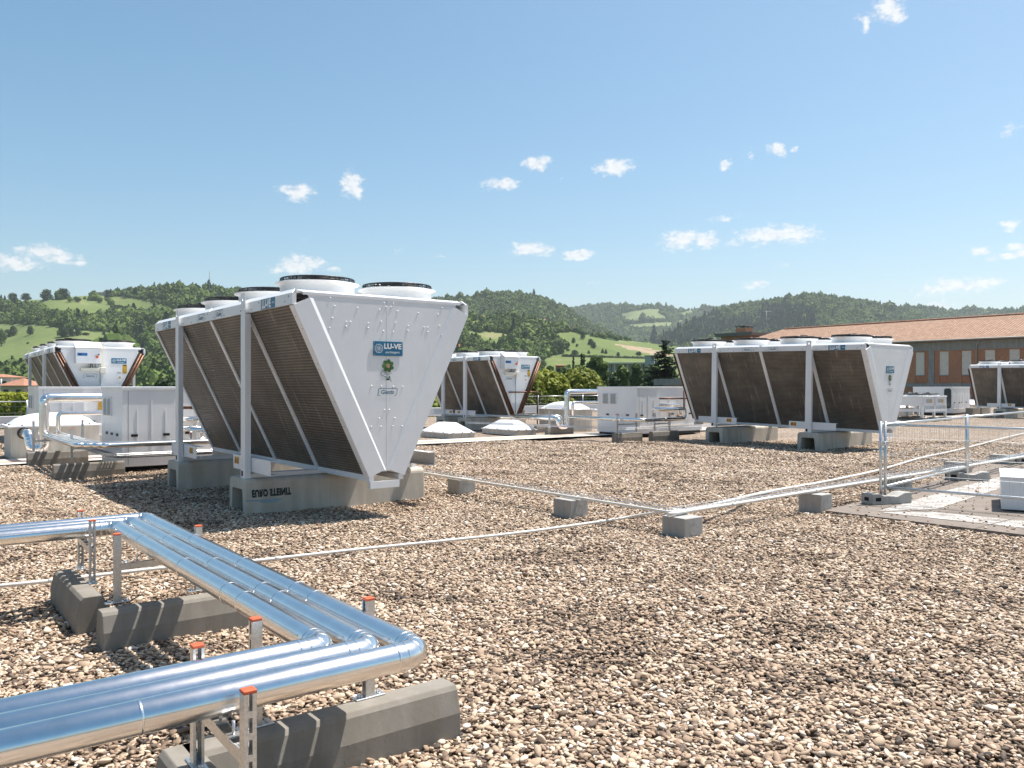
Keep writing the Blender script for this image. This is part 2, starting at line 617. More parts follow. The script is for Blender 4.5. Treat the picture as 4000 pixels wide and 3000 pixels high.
def quad(mb, o, r, u, w, h, off=0.0):
    o, r, u = Vector(o), Vector(r), Vector(u)
    n = r.cross(u) * off
    mb.add([o - r * w / 2 - u * h / 2 + n, o + r * w / 2 - u * h / 2 + n, o + r * w / 2 + u * h / 2 + n, o - r * w / 2 + u * h / 2 + n], [(0, 1, 2, 3)])
    return mb


def plate(mb, o, r, u, w, h, t=0.003):
    o, r, u = Vector(o), Vector(r), Vector(u)
    n = r.cross(u)
    p = [o - r * w / 2 - u * h / 2, o + r * w / 2 - u * h / 2, o + r * w / 2 + u * h / 2, o - r * w / 2 + u * h / 2]
    mb.prism(p, n * t)
    return mb


def outline(mb, pts, w, o, r, u):
    """a thin flat ribbon along 2-D pts on plane o/r/u"""
    o, r, u = Vector(o), Vector(r), Vector(u)
    for (a, b) in zip(pts[:-1], pts[1:]):
        d = Vector((b[0] - a[0], b[1] - a[1], 0))
        if d.length < 1e-6:
            continue
        d.normalize()
        n = Vector((-d.y, d.x, 0)) * w / 2
        q = [(a[0] + n.x, a[1] + n.y), (a[0] - n.x, a[1] - n.y), (b[0] - n.x, b[1] - n.y), (b[0] + n.x, b[1] + n.y)]
        mb.add([o + r * x + u * y for x, y in q], [(0, 1, 2, 3)])
    return mb


def fillet(path, r, seg=4):
    """round the corners of a polyline"""
    path = [Vector(p) for p in path]
    out = [path[0]]
    for i in range(1, len(path) - 1):
        a, b, c = path[i - 1], path[i], path[i + 1]
        d1, d2 = (a - b).normalized(), (c - b).normalized()
        ang = d1.angle(d2)
        t = min(r / math.tan(ang / 2), (a - b).length * 0.49, (c - b).length * 0.49)
        p, q = b + d1 * t, b + d2 * t
        for k in range(seg + 1):
            s = k / seg
            out.append((p * (1 - s) ** 2 + b * 2 * s * (1 - s) * 1.0 + q * s * s) if seg > 1 else b)
    out.append(path[-1])
    return out


def pipe_mb(path, r, bend, n=18, bands=None, seg=4, seam=0):
    """insulated pipe with rounded elbows and raised cladding seams"""
    mb = MB()
    p = fillet(path, bend, seg)
    mb.tube(p, r, n)
    path = [Vector(q) for q in path]
    for i in range(1, len(path) - 1):
        b0 = path[i]
        d1, d2 = (path[i - 1] - b0).normalized(), (path[i + 1] - b0).normalized()
        t_ = min(bend / math.tan(d1.angle(d2) / 2), (path[i - 1] - b0).length * .49, (path[i + 1] - b0).length * .49)
        for s_ in (.04, .34, .66, .96):
            c_ = (b0 + d1 * t_) * (1 - s_) ** 2 + b0 * 2 * s_ * (1 - s_) + (b0 + d2 * t_) * s_ * s_
            tg_ = (-d1 * (1 - s_) + d2 * s_).normalized()
            mb.tube([c_ - tg_ * .005, c_ - tg_ * .002, c_ + tg_ * .002, c_ + tg_ * .005], [r, r * 1.03, r * 1.03, r], n, caps=False)
    if seam:
        for a_, b_ in zip(path[:-1], path[1:]):
            d_ = (b_ - a_).normalized()
            if abs(d_.z) > .5 or (b_ - a_).length < 1:
                continue
            o_ = ZUP * (r * .45) + d_.cross(ZUP).normalized() * (r * .893) * seam
            mb.tube([a_ + d_ * .16 + o_, b_ - d_ * .16 + o_], .0028, 5, False)
    for (c, d) in bands or []:
        d = Vector(d).normalized()
        c = Vector(c)
        mb.tube([c - d * 0.006, c - d * 0.003, c + d * 0.003, c + d * 0.006], [r * 1.0, r * 1.035, r * 1.035, r * 1.0], n, caps=False)
    return mb



# ------------------------------------------------------------------ camera, light, sky
cam_d = bpy.data.cameras.new('camera')
cam = bpy.data.objects.new('camera', cam_d)
COL.objects.link(cam)
cam.location = (0, 0, EYE)
cam.rotation_euler = (PI / 2, 0, 0)
cam_d.sensor_width = 36
cam_d.lens = F / 4000 * 36
cam_d.shift_y = (CY - 1500) / 4000
cam_d.clip_start = 0.1
cam_d.clip_end = 30000
SC.camera = cam

SUN_DIR = Vector((0.371, 0.206, 1.0)).normalized()
SUN_EL = math.asin(SUN_DIR.z)
SUN_AZ = math.atan2(SUN_DIR.x, SUN_DIR.y)              # clockwise from +Y
sl = bpy.data.lights.new('sun', 'SUN')
sl.energy = 5.0
sl.angle = rad(0.53)
sl.color = (1.0, 0.955, 0.89)
so = bpy.data.objects.new('sun', sl)
COL.objects.link(so)
so.rotation_euler = SUN_DIR.to_track_quat('Z', 'Y').to_euler()

W = bpy.data.worlds.new('World')
SC.world = W
W.use_nodes = True
wn = W.node_tree
bg = wn.nodes['Background']
sky = wn.nodes.new('ShaderNodeTexSky')
sky.sky_type = 'NISHITA'
sky.sun_disc = False
sky.sun_elevation = SUN_EL
sky.sun_rotation = SUN_AZ
sky.altitude = 300
sky.air_density = 1.0
sky.dust_density = 2.3
sky.ozone_density = 1.0
bg.inputs['Strength'].default_value = 0.095

# small fair-weather cumulus: ellipses in (azimuth, elevation) ragged by noise
CLOUDS = [  # photo px, py, half width, half height, thickness of the puff
    (1165, 752, 62, 30, 1.0), (1370, 715, 42, 38, 1.0), (1400, 748, 22, 24, 1.0), (1150, 1045, 75, 36, 1.0), (1225, 1030, 60, 20, .9), (1085, 1058, 40, 14, .8),
    (1960, 717, 60, 21, 1.0), (2085, 641, 45, 19, .95), (2120, 636, 50, 14, .85), (2400, 652, 66, 26, 1.0), (2075, 972, 78, 21, 1.0), (2255, 998, 62, 14, 1.0), (2290, 990, 40, 14, .9),
    (2835, 640, 28, 20, .95), (3045, 588, 30, 22, .95), (3102, 582, 10, 13, .7), (2925, 605, 24, 18, .5), (2660, 935, 80, 34, 1.0), (2760, 935, 50, 24, 1.0), (2830, 848, 50, 14, .55),
    (3040, 915, 150, 32, 1.0), (2880, 945, 36, 14, .7), (2955, 1115, 50, 14, .9), (3730, 1120, 150, 24, .95), (3830, 1105, 80, 26, .95), (3670, 1190, 50, 12, .8),
    (3940, 872, 44, 14, .9), (3830, 985, 42, 16, .95), (3985, 965, 60, 18, .95), (3960, 1002, 90, 14, .9), (180, 992, 120, 24, 1.0), (250, 1022, 90, 14, .85), (60, 1030, 110, 20, .9), (0, 1010, 50, 26, .9), (120, 1045, 60, 14, .7),
    (3465, 30, 70, 34, .9), (3500, 46, 48, 24, .9), (3376, 85, 22, 32, .75), (1310, 1052, 22, 9, .7), (1720, 1000, 26, 9, .55), (1200, 930, 22, 9, .45), (2190, 705, 12, 6, .4),
    (3950, 520, 40, 26, .45), (2320, 1105, 40, 9, .35), (3060, 1030, 28, 9, .4), (1550, 980, 22, 8, .4), (3940, 895, 30, 9, .6),
    (-500, 900, 160, 40, 1.0), (4600, 950, 160, 40, 1.0), (4300, 700, 90, 30, 1.0),
]


def wmath(op, a, b=None, c=None, clamp=False):
    n = wn.nodes.new('ShaderNodeMath')
    n.operation = op
    n.use_clamp = clamp
    for i, val in enumerate((a, b, c)):
        if val is None:
            continue
        if isinstance(val, (int, float)):
            n.inputs[i].default_value = val
        else:
            wn.links.new(val, n.inputs[i])
    return n.outputs[0]


def wvec(op, a, b):
    n = wn.nodes.new('ShaderNodeVectorMath')
    n.operation = op
    for i, val in enumerate((a, b)):
        if val is None:
            continue
        if isinstance(val, tuple):
            n.inputs[i].default_value = val
        else:
            wn.links.new(val, n.inputs[i])
    return n.outputs['Value'] if op == 'LENGTH' else n.outputs[0]


wtc = wn.nodes.new('ShaderNodeTexCoord')
wsep = wn.nodes.new('ShaderNodeSeparateXYZ')
wn.links.new(wtc.outputs['Generated'], wsep.inputs[0])
az = wmath('ARCTAN2', wsep.outputs[0], wsep.outputs[1])
el = wmath('ARCSINE', wsep.outputs[2])
wcomb = wn.nodes.new('ShaderNodeCombineXYZ')
wn.links.new(az, wcomb.inputs[0])
wn.links.new(el, wcomb.inputs[1])


def wnoise(scale, detail, rough, stretch):
    mp = wn.nodes.new('ShaderNodeMapping')
    mp.inputs['Scale'].default_value = stretch
    wn.links.new(wcomb.outputs[0], mp.inputs['Vector'])
    n = wn.nodes.new('ShaderNodeTexNoise')
    n.inputs['Scale'].default_value = scale
    n.inputs['Detail'].default_value = detail
    n.inputs['Roughness'].default_value = rough
    wn.links.new(mp.outputs[0], n.inputs['Vector'])
    return n


wob = wnoise(38, 5, 0.6, (1, 1.3, 1))
off = wvec('SUBTRACT', wob.outputs['Color'], (0.5, 0.5, 0.5))
off = wvec('MULTIPLY', off, (0.030, 0.020, 0.0))
wp = wvec('ADD', wcomb.outputs[0], off)
acc = None
for (px, py, hw, hh, th) in CLOUDS:
    dx, dy = (px - CX) / F, -(py - CY) / F
    a0 = math.atan2(dx, 1.0)
    e0 = math.atan2(dy, math.hypot(dx, 1.0))
    k = math.cos(a0)
    sa, se = hw / F * k * k * 1.55, hh / F * k * 1.75
    d = wvec('SUBTRACT', wp, (a0, e0, 0))
    d = wvec('MULTIPLY', d, (1 / sa, 1 / se, 0))
    ln = wvec('LENGTH', d, None)
    m = wmath('MULTIPLY_ADD', ln, -th, th)
    acc = m if acc is None else wmath('MAXIMUM', acc, m)
rag = wnoise(95, 6, 0.62, (1, 1.5, 1))
dens = wmath('ADD', acc, wmath('MULTIPLY_ADD', rag.outputs['Fac'], 1.5, -0.82))
cov = wn.nodes.new('ShaderNodeMapRange')
cov.interpolation_type = 'SMOOTHSTEP'
wn.links.new(dens, cov.inputs['Value'])
cov.inputs['From Min'].default_value = 0.08
cov.inputs['From Max'].default_value = 0.72
cov.inputs['To Max'].default_value = 0.88
wmix = wn.nodes.new('ShaderNodeMix')
wmix.data_type = 'RGBA'
wn.links.new(cov.outputs['Result'], wmix.inputs[0])
hsv = wn.nodes.new('ShaderNodeHueSaturation')
hsv.inputs['Saturation'].default_value = 1.24
hsv.inputs['Hue'].default_value = 0.484
wn.links.new(sky.outputs[0], hsv.inputs['Color'])
wn.links.new(hsv.outputs[0], wmix.inputs[6])
cshade = wn.nodes.new('ShaderNodeValToRGB')
cshade.color_ramp.elements[0].position = 0.32
cshade.color_ramp.elements[0].color = (5.0, 5.2, 5.5, 1)
cshade.color_ramp.elements[1].position = 0.58
cshade.color_ramp.elements[1].color = (6.4, 6.4, 6.4, 1)
wn.links.new(rag.outputs['Fac'], cshade.inputs['Fac'])
wn.links.new(cshade.outputs['Color'], wmix.inputs[7])
wn.links.new(wmix.outputs[2], bg.inputs['Color'])

SC.view_settings.view_transform = 'Standard'
SC.view_settings.look = 'None'
SC.view_settings.gamma = 1
SC.view_settings.exposure = 0.72
SC.cycles.max_bounces = 7
SC.cycles.volume_bounces = 1
SC.cycles.transparent_max_bounces = 12
SC.cycles.use_denoising = True

# ------------------------------------------------------------------ dry cooler
QL, WT, WB, ZFB, ZFT, ZFL, ZR, EAR = 1.5475, 2.49, 0.48, 2.18, 2.315, 2.37, 0.10, 2.42


def face_axes(side):
    """right, up, outward normal of a face of the machine"""
    if side == 'v-':
        return Vector((1, 0, 0)), ZUP, Vector((0, -1, 0))
    if side == 'v+':
        return Vector((-1, 0, 0)), ZUP, Vector((0, 1, 0))
    if side == 'u+':
        return Vector((0, 1, 0)), ZUP, Vector((1, 0, 0))
    return Vector((0, -1, 0)), ZUP, Vector((-1, 0, 0))


def giants_badge(root, o, r, u, h, framed=True):
    """small framed script badge"""
    n = r.cross(u)
    m = MB()
    put(m, text_geo('Giants', h, 0.012 * h, 0.25), Vector(o) + n * 0.003, r, u)
    w, t = h * 1.95, h * 0.62
    if framed:
        fr = [(-w * .78, -t), (-w * .92, -t), (-w, -t * .8), (-w * .90, t * .85), (-w * .78, t), (w * .55, t)]
        outline(m, fr, h * 0.08, Vector(o) + n * 0.003, r, u)
        fr = [(w * .80, t), (w * .97, t), (w * 1.0, t * .8), (w * .90, -t * .8), (w * .78, -t), (w * .70, -t)]
        outline(m, fr, h * 0.08, Vector(o) + n * 0.003, r, u)
        put(m, text_geo('LU-VE', h * 0.24, 0.01 * h), Vector(o) + n * 0.003 + r * (w * .67) + u * t, r, u)
    return m.build('badge', M['blue_letter'], root)


def maker_sign(root, o, r, u, w, h):
    """blue enamel plate with fan emblem, name and script line"""
    n = r.cross(u)
    m = MB()
    plate(m, o, r, u, w, h, 0.006)
    s = m.build('maker_sign', M['blue'], root)
    o2 = Vector(o) + n * 0.0085
    t = MB()
    put(t, text_geo('LU-VE', h * 0.50, 0.022 * h), o2 + r * (w * .155) + u * (h * .17), r, u, w / h / 2.16, 1)
    put(t, text_geo('exchangers', h * 0.235, 0.002 * h, 0.45), o2 + r * (w * .15) - u * (h * .26), r, u, w / h / 2.16, 1)
    c = (-w * .325, 0.0)
    R = h * 0.33
    for k in range(8):
        a = 2 * PI * k / 8
        pts = []
        for q in range(8):
            s_ = q / 7
            rr = R * (0.16 + 0.84 * s_)
            aa = a + 1.25 * s_ ** 1.2
            pts.append((c[0] + rr * math.cos(aa), c[1] + rr * math.sin(aa)))
        outline(t, pts, h * 0.026, o2, r, u)
    for R2 in (R, R * .17):
        for k in range(8):
            a0 = 2 * PI * k / 8 + 1.25
            pts = [(c[0] + R2 * (1 - .12 * math.sin(PI * q / 6)) * math.cos(a0 + q / 6 * PI / 4), c[1] + R2 * (1 - .12 * math.sin(PI * q / 6)) * math.sin(a0 + q / 6 * PI / 4)) for q in range(7)]
            outline(t, pts, h * 0.026, o2, r, u)
    for sx in (-1, 1):
        for sy in (-1, 1):
            quad(t, o2 + r * (sx * w * .475) + u * (sy * h * .44), r, u, h * .04, h * .04)
    t.build('lettering', M['letter'], s)
    return s


def flower_print(root, o, r, u, h):
    """printed flower emblem with curling stem and small motto"""
    n = r.cross(u)
    o = Vector(o) + n * 0.004
    m = MB()
    k0 = h / 480.0                                       # the print measured 480 units tall

    def P(x, y):
        return ((x - 655) * k0, (920 - y) * k0)
    cx, cy = P(655, 815)
    for k in range(7):
        a = rad(80 + k * 360 / 7)
        d = (math.cos(a), math.sin(a))
        e = (-d[1], d[0])
        L, wd = 150 * k0, 52 * k0
        pts = []
        for (s, t) in ((.2, -.5), (.45, -1.0), (.72, -.95), (.92, -.45), (1.02, .30), (.80, .8), (.5, .98), (.2, .5)):
            pts.append(o + r * (cx + d[0] * L * s + e[0] * wd * t) + u * (cy + d[1] * L * s + e[1] * wd * t))
        m.add(pts, [tuple(range(8))])
    s = m.build('flower_print', M['petal'], root)
    b = MB()
    b.add([o + n * 0.002 + r * (cx + 50 * k0 * math.cos(2 * PI * q / 18)) + u * (cy + 44 * k0 * math.sin(2 * PI * q / 18)) for q in range(18)], [tuple(range(18))])
    b.build('bud', M['bud'], s)
    st = MB()
    outline(st, [P(585, 900), P(520, 925), P(485, 955), P(480, 985), P(500, 1020), P(560, 1045), P(630, 1068), P(690, 1105), P(750, 1162)], 9 * k0, o, r, u)
    for lf in ([(715, 1110), (680, 1070), (680, 1030), (710, 1060)], [(710, 1112), (650, 1140), (595, 1112), (650, 1092)]):
        st.add([o + r * P(*q)[0] + u * P(*q)[1] for q in lf], [(0, 1, 2, 3)])
    st.build('stem', M['stem'], s)
    st = MB()
    put(st, text_geo('LU-VE', 30 * k0, .5 * k0), o + n * 0.004 + r * cx + u * cy, r, u)
    put(st, text_geo('Best value', 24 * k0, 0.2 * k0, .3), o + r * P(570, 955)[0] + u * P(570, 955)[1], r, u)
    put(st, text_geo('for consumers, end users', 20 * k0, 0.2 * k0, .3), o + r * P(655, 983)[0] + u * P(655, 983)[1], r, u)
    put(st, text_geo('and the environment', 20 * k0, 0.2 * k0, .3), o + r * P(630, 1006)[0] + u * P(630, 1006)[1], r, u)
    st.build('motto', M['stem'], s)
    return s


def fan(root, x, y, spin):
    """white shroud with black basket guard, hub and blades"""
    m = MB()
    m.lathe([(0.47, 2.35), (0.47, 2.475), (0.485, 2.505), (0.535, 2.52), (0.535, 2.53), (0.46, 2.525), (0.44, 2.475), (0.44, 2.30)], 40, (x, y, 0))
    sh = m.build('fan_shroud', M['white_gloss'], root)
    g = MB()
    c = Vector((x, y, 0))
    z0, z1 = 2.53, 2.588
    g.ring(c + Vector((0, 0, z0)), 0.475, 0.008, 36, 5)
    g.ring(c + Vector((0, 0, z0 + .028)), 0.475, 0.005, 36, 4)
    g.ring(c + Vector((0, 0, z1)), 0.465, 0.010, 36, 5)
    for R in (0.41, 0.36, 0.31, 0.26, 0.21):
        g.ring(c + Vector((0, 0, z1 + .008)), R, 0.004, 28, 4)
    for k in range(84):
        a = 2 * PI * k / 84
        e = Vector((math.cos(a), math.sin(a), 0))
        g.tube([c + e * .475 + Vector((0, 0, z0)), c + e * .468 + Vector((0, 0, z1))], 0.0042, 3, False, False)
    for k in range(12):
        a = 2 * PI * k / 12 + spin
        e = Vector((math.cos(a), math.sin(a), 0))
        g.tube([c + e * .478 + Vector((0, 0, z0)), c + e * .468 + Vector((0, 0, z1 + .004)), c + e * .12 + Vector((0, 0, z1 + .012))], 0.007, 4, False, False)
    g.lathe([(0.0, z1 + .04), (0.10, z1 + .035), (0.125, z1 + .005), (0.125, z1 - .10), (0.0, z1 - .10)], 18, c)
    a = Matrix.Translation(c + Vector((0, 0, z1 + .018))) @ Matrix.Rotation(spin + .4, 4, 'Z')
    g.box((.05, -.055, 0), (.24, .055, .035), a)
    g.build('fan_guard', M['fan_black'], sh)
    b = MB()
    for k in range(7):
        a = 2 * PI * k / 7 + spin
        t = Matrix.Translation(c + Vector((0, 0, 2.42))) @ Matrix.Rotation(a, 4, 'Z') @ Matrix.Rotation(rad(28), 4, 'X')
        b.box((.11, -.10, -.004), (.42, .10, .004), t)
    b.build('fan_blades', M['fan_black'], sh)
    return sh


STUDS = [(598, 279), (640, 357), (860, 376), (1071, 394), (1243, 408), (1440, 425), (1630, 440), (1668, 377), (619, 473), (752, 509), (793, 510), (751, 553), (962, 521), (961, 567), (1087, 507),
         (1224, 517), (1344, 548), (1342, 594), (1496, 561), (1532, 563), (1532, 606), (1645, 548), (592, 567), (1109, 598), (1200, 604), (1664, 633), (994, 1126), (1088, 1128), (1202, 1130), (1292, 1131),
         (1126, 843), (1172, 844), (1120, 1355), (1164, 1354), (1068, 1436), (1216, 1434), (990, 1515), (1083, 1515), (1197, 1511), (1287, 1509), (1113, 328), (1204, 333), (1133, 363), (1181, 366)]
A_LOC = Vector((-3.4585, 12.9105, 0.437))


def on_end(x, y, uu):
    """local (v, z) on the plain end of the big cooler for a point of the enlarged photo"""
    px, py = 1050 + x / 2.458, 1050 + y / 2.458
    ray = Vector(((px - CX) / F, 1.0, -(py - CY) / F))
    p0 = A_LOC + U * uu
    t = (p0 - Vector((0, 0, EYE))).dot(U) / ray.dot(U)
    h = Vector((0, 0, EYE)) + ray * t - A_LOC
    return h.dot(V), h.z


def build_cooler(n, label, group):
    root = thing('dry_cooler', label, 'dry cooler', group=group)
    L = n * QL
    h = L / 2
    posts = [QL, -QL] if n == 4 else [QL / 2, -QL / 2]
    sg = {-1: 'v-', 1: 'v+'}
    for s in (-1, 1):
        r, u, nn = face_axes(sg[s])
        yo = s * WT / 2
        # top beam with slanted lip, split at the middle
        m = MB()
        for (a, b) in ((-h, -0.003), (0.003, h)):
            m.box((a, min(yo, yo - s * .05), ZFB), (b, max(yo, yo - s * .05), ZFT))
            m.prism([Vector((a + .02, yo, ZFT)), Vector((b - .02, yo, ZFT)), Vector((b - .07, yo - s * .055, ZFL)), Vector((a + .07, yo - s * .055, ZFL))], Vector((0, -s * .012, -.004)))
        hol = m
        m.cur = 1
        for i in range(n):
            for q, zz in ((.12, .035), (.30, .10), (.86, .045), (.93, .10), (.42, .03)):
                x = -h + (i + q) * QL
                quad(hol, Vector((x, yo + s * .002, ZFB + zz)), r, u, .018, .018)
        m.build('top_beam', [M['white'], M['dark_slot']], root)
        # coil
        t, b = Vector((0, yo - s * .03, ZFB - .004)), Vector((0, s * WB / 2, ZR))
        dn = (b - t).normalized()
        inn = Vector((0, -s, 0)) - dn * Vector((0, -s, 0)).dot(dn)
        inn.normalize()
        m = MB()
        m.prism([t + Vector((-h + .03, 0, 0)), b + Vector((-h + .03, 0, 0)), b + Vector((h - .03, 0, 0)), t + Vector((h - .03, 0, 0))], inn * .14)
        m.build('coil', M['coil'], root)
        for i in range(n + 1):
            x = -h + i * QL
            w = .095 if 0 < i < n else .085
            x = min(max(x, -h + w / 2), h - w / 2)
            m = MB()
            o = -inn * .022
            m.prism([t + o + Vector((x - w / 2, 0, 0)), b + o + Vector((x - w / 2, 0, 0)), b + o + Vector((x + w / 2, 0, 0)), t + o + Vector((x + w / 2, 0, 0))], inn * .020)
            hm = m
            m.cur = 1
            for q in (.06, .13, .33, .36, .55, .62, .66, .70, .92):
                p = t.lerp(b, q) + o - inn * .0015 + Vector((x + (.018 if int(q * 100) % 2 else -.018), 0, 0))
                quad(hm, p, r, -dn, .013, .013)
            m.build('coil_strut', [M['white'], M['dark_slot']], root)
        # bottom rail
        m = MB()
        y0 = s * WB / 2
        m.box((-h, min(y0, y0 - s * .06) - .004, ZR - .075), (h, max(y0, y0 - s * .06) + .004, ZR - .003))
        m.build('bottom_rail', M['white'], root, 0.004)
        # posts
        for p in posts:
            m = MB()
            yf = yo + s * .045
            m.box((p - .085, min(yf, yf - s * .008), 0), (p + .085, max(yf, yf - s * .008), ZFB))
            m.box((p - .085, min(yf - s * .009, yf - s * .075), 0), (p - .077, max(yf - s * .009, yf - s * .075), ZFB - .012))
            m.box((p + .077, min(yf - s * .009, yf - s * .075), 0), (p + .085, max(yf - s * .009, yf - s * .075), ZFB - .012))
            m.cur = 1
            quad(m, Vector((p - .03, yf + s * .002, .06)), r, u, .055, .07)
            pm = m.build('post', [M['white'], M['dark_slot']], root)
            # lifting ear with a round eye
            e = MB()
            c = Vector((p, yf, ZFL + .0))
            n16 = 16
            inner = [c + Vector((.030 * math.cos(2 * PI * k / n16), 0, .030 * math.sin(2 * PI * k / n16))) for k in range(n16)]
            outer = []
            for k in range(n16):
                a = 2 * PI * k / n16
                q = Vector((math.cos(a), 0, math.sin(a)))
                sc = .072 / max(abs(q.x), abs(q.z))
                outer.append(c + q * sc)
            dd = Vector((0, -s * .008, 0))
            for k in range(n16):
                e.prism([inner[k], outer[k], outer[(k + 1) % n16], inner[(k + 1) % n16]], dd)
            e.box((p - .072, min(yf, yf - s * .008), ZFB), (p + .072, max(yf, yf - s * .008), ZFL - .073))
            for (dx, dz) in ((-.04, .03), (.04, .03), (-.04, .085), (.04, .085)):
                e.ball((p + dx, yf, ZFB + dz), .010, 6, 4)
            e.build('lifting_ear', M['white'], pm)
            # base channel between the legs
            m = MB()
            ya, yb = yf - s * .082, yf - s * .19
            a0, a1 = p - .62, p + .76
            m.box((a0, min(ya, ya - s * .006), .085), (a1, max(ya, ya - s * .006), .275))
            m.box((a0 + .0, min(ya - s * .007, yb), .268), (a1, max(ya - s * .007, yb), .274))
            m.box((a0 + .0, min(ya - s * .007, yb), .086), (a1, max(ya - s * .007, yb), .092))
            bc = m.build('base_channel', M['white'], root)
            w = MB()
            px = p + (.50 if p < 0 else -.48)
            plate(w, Vector((px, ya + s * .001, .20)), r, u, .17, .095, .002)
            k = w
            k.cur = 1
            for (dx, q) in ((-.045, 'A'), (.045, 'B')):
                o = Vector((px + dx, ya + s * .0045, .20))
                if q == 'A':
                    outline(k, [(-.03, -.025), (0, .03), (.03, -.025), (-.03, -.025)], .010, o, r, u)
                    outline(k, [(0, -.01), (0, .012)], .010, o, r, u)
                else:
                    outline(k, [(-.02, .03), (-.02, -.02), (.0, -.03), (.02, -.02), (.02, .03)], .010, o, r, u)
            w.build('warning_sticker', [M['orange'], M['black']], bc)
        # stickers along the top beam
        zz = (ZFB + ZFT) / 2
        for i in range(n):
            xc = -h + (i + .5) * QL
            if i in (0, n - 1):
                xs = xc if n == 4 else xc
                st = MB()
                plate(st, Vector((xs, yo + s * .001, zz)), r, u, .47, .130, .002)
                sk = st.build('sticker', M['blue'], root)
                t_ = MB()
                put(t_, text_geo('LU-VE', .140, .008), Vector((xs, yo + s * .0045, zz)) - r * .045, r, u, .82, 1)
                put(t_, text_geo('ITALY', .032, .001), Vector((xs, yo + s * .0045, zz)) + r * .185, r, u)
                t_.build('lettering', M['letter'], sk)
            else:
                giants_badge(root, Vector((xc - (.35 if xc > 0 else -.35) * (1 if n == 4 else 0), yo + s * .001, zz)), r, u, .085)
    # cross members on the beams
    for p in posts:
        m = MB()
        m.box((p - .07, -WT / 2 - .02, .002), (p + .07, WT / 2 + .02, .062))
        m.build('cross_member', M['white'], root, 0.004)
    # deck and fans
    m = MB()
    m.box((-h + .05, -WT / 2 + .07, 2.325), (h - .05, WT / 2 - .07, 2.352))
    m.build('deck', M['white'], root)
    for i in range(n):
        for s in (-1, 1):
            fan(root, -h + (i + .5) * QL, s * .585, i * .7 + s)
    # end plates
    for e, side in ((1, 'u+'), (-1, 'u-')):
        r, u, nn = face_axes(side)
        xe = e * (h - .002)
        m = MB()
        m.prism([Vector((xe, -1.06, 2.318)), Vector((xe, -.055, .14)), Vector((xe, .055, .14)), Vector((xe, 1.06, 2.318))], Vector((-e * .006, 0, 0)))
        m.cur = 1
        quad(m, Vector((xe + e * .0015, 0, 1.25)), r, u, .004, 2.1)
        m.cur = 2
        if e == 1:
            for (x, y) in STUDS:
                v, z = on_end(x, y, 2 * QL - .002)
                m.ball((xe - .001, v, z), .0105, 8, 5)
        ep = m.build('end_panel', [M['white'], M['grille'], M['white_gloss']], root)
        m = MB()
        m.prism([Vector((e * (h - .12), -WT / 2 + .10, ZFL)), Vector((e * (h + .002), -WT / 2 + .13, 2.335)), Vector((e * (h + .002), WT / 2 - .13, 2.335)), Vector((e * (h - .12), WT / 2 - .10, ZFL))], Vector((0, 0, -.008)))
        m.prism([Vector((e * (h + .002), -WT / 2 + .13, 2.327)), Vector((e * (h + .002), WT / 2 - .13, 2.327)), Vector((e * (h + .002), WT / 2 - .13, 2.30)), Vector((e * (h + .002), -WT / 2 + .13, 2.30))], Vector((-e * .006, 0, 0)))
        m.build('top_hood', M['white'], root)
        m = MB()
        m.box((min(e * (h - .02), e * (h + .03)), -.24, -.065), (max(e * (h - .02), e * (h + .03)), .17, .022))
        m.build('end_channel', M['white'], root)
        if e == 1:
            for s in (-1, 1):
                m = MB()
                a, b = Vector((h - .12, s * (WT / 2 - .01), 2.17)), Vector((h - .12, s * (WB / 2 + .01), .075))
                c, d = Vector((h - .12, s * .035, .16)), Vector((h - .12, s * 1.035, 2.265))
                m.prism([a, b, c, d], Vector((.138, 0, 0)))
                e0, e1 = d + Vector((.138, 0, 0)), c + Vector((.138, 0, 0))
                iv = Vector((-.0175, -s * .05, 0))
                m.add([e0, e1, e1 + Vector((-.0175, -s * .028, 0)), e0 + iv], [(0, 1, 2, 3) if s > 0 else (3, 2, 1, 0)])
                m.build('coil_end_cap', M['white'], root)
            q = 2 * QL - .002
            maker_sign(root, Vector((xe + .006, *on_end(1150, 768, q))), r, u, .415, .180)
            flower_print(root, Vector((xe + .003, *on_end(1150, 978, q))), r, u, .275)
            giants_badge(root, Vector((xe + .002, *on_end(1147, 1182, q))), r, u, .072)
        else:
            for s in (-1, 1):
                for q, rr in ((.045, .036), (.125, .030)):
                    m = MB()
                    dn = (Vector((0, s * WB / 2, ZR)) - Vector((0, s * (WT / 2 - .03), ZFB - .004))).normalized()
                    inn = Vector((0, -s, 0)) - dn * Vector((0, -s, 0)).dot(dn)
                    inn.normalize()
                    a = Vector((-h - .075, s * (WT / 2 - .03), ZFB - .06)) + inn * q
                    b = Vector((-h - .075, s * WB / 2, ZR + .02)) + inn * q
                    m.tube([a, b], rr, 10)
                    for k in range(26):
                        p = a.lerp(b, (k + .5) / 26)
                        m.tube([p, p + Vector((.11, 0, 0))], .010, 5, False)
                    m.build('header_pipe', M['copper'], root)
                m = MB()
                a = Vector((-h + .0, s * (WT / 2 - .02), 2.16))
                b = Vector((-h + .0, s * (WB / 2), .09))
                i2 = Vector((0, -s * .30, .14))
                m.prism([a + i2 * .55, b + i2 * .55, b + i2 * .72, a + i2 * .72], Vector((.03, 0, 0)))
                m.build('coil_end_plate', M['white'], root)
            # control box with hood, display and switch
            X = lambda a, z, off=0.0: Vector((xe - off, 0, z)) + r * a
            m = MB()
            m.box((xe - .26, .04, 1.86), (xe - .007, .70, 2.30))
            cb = m.build('control_box', M['white'], root, 0.01)
            m = MB()
            m.prism([X(-.72, 2.31, .30), X(-.72, 2.31, 0), X(-.72, 2.50, 0)], r * .72)
            m.build('box_hood', M['white'], cb)
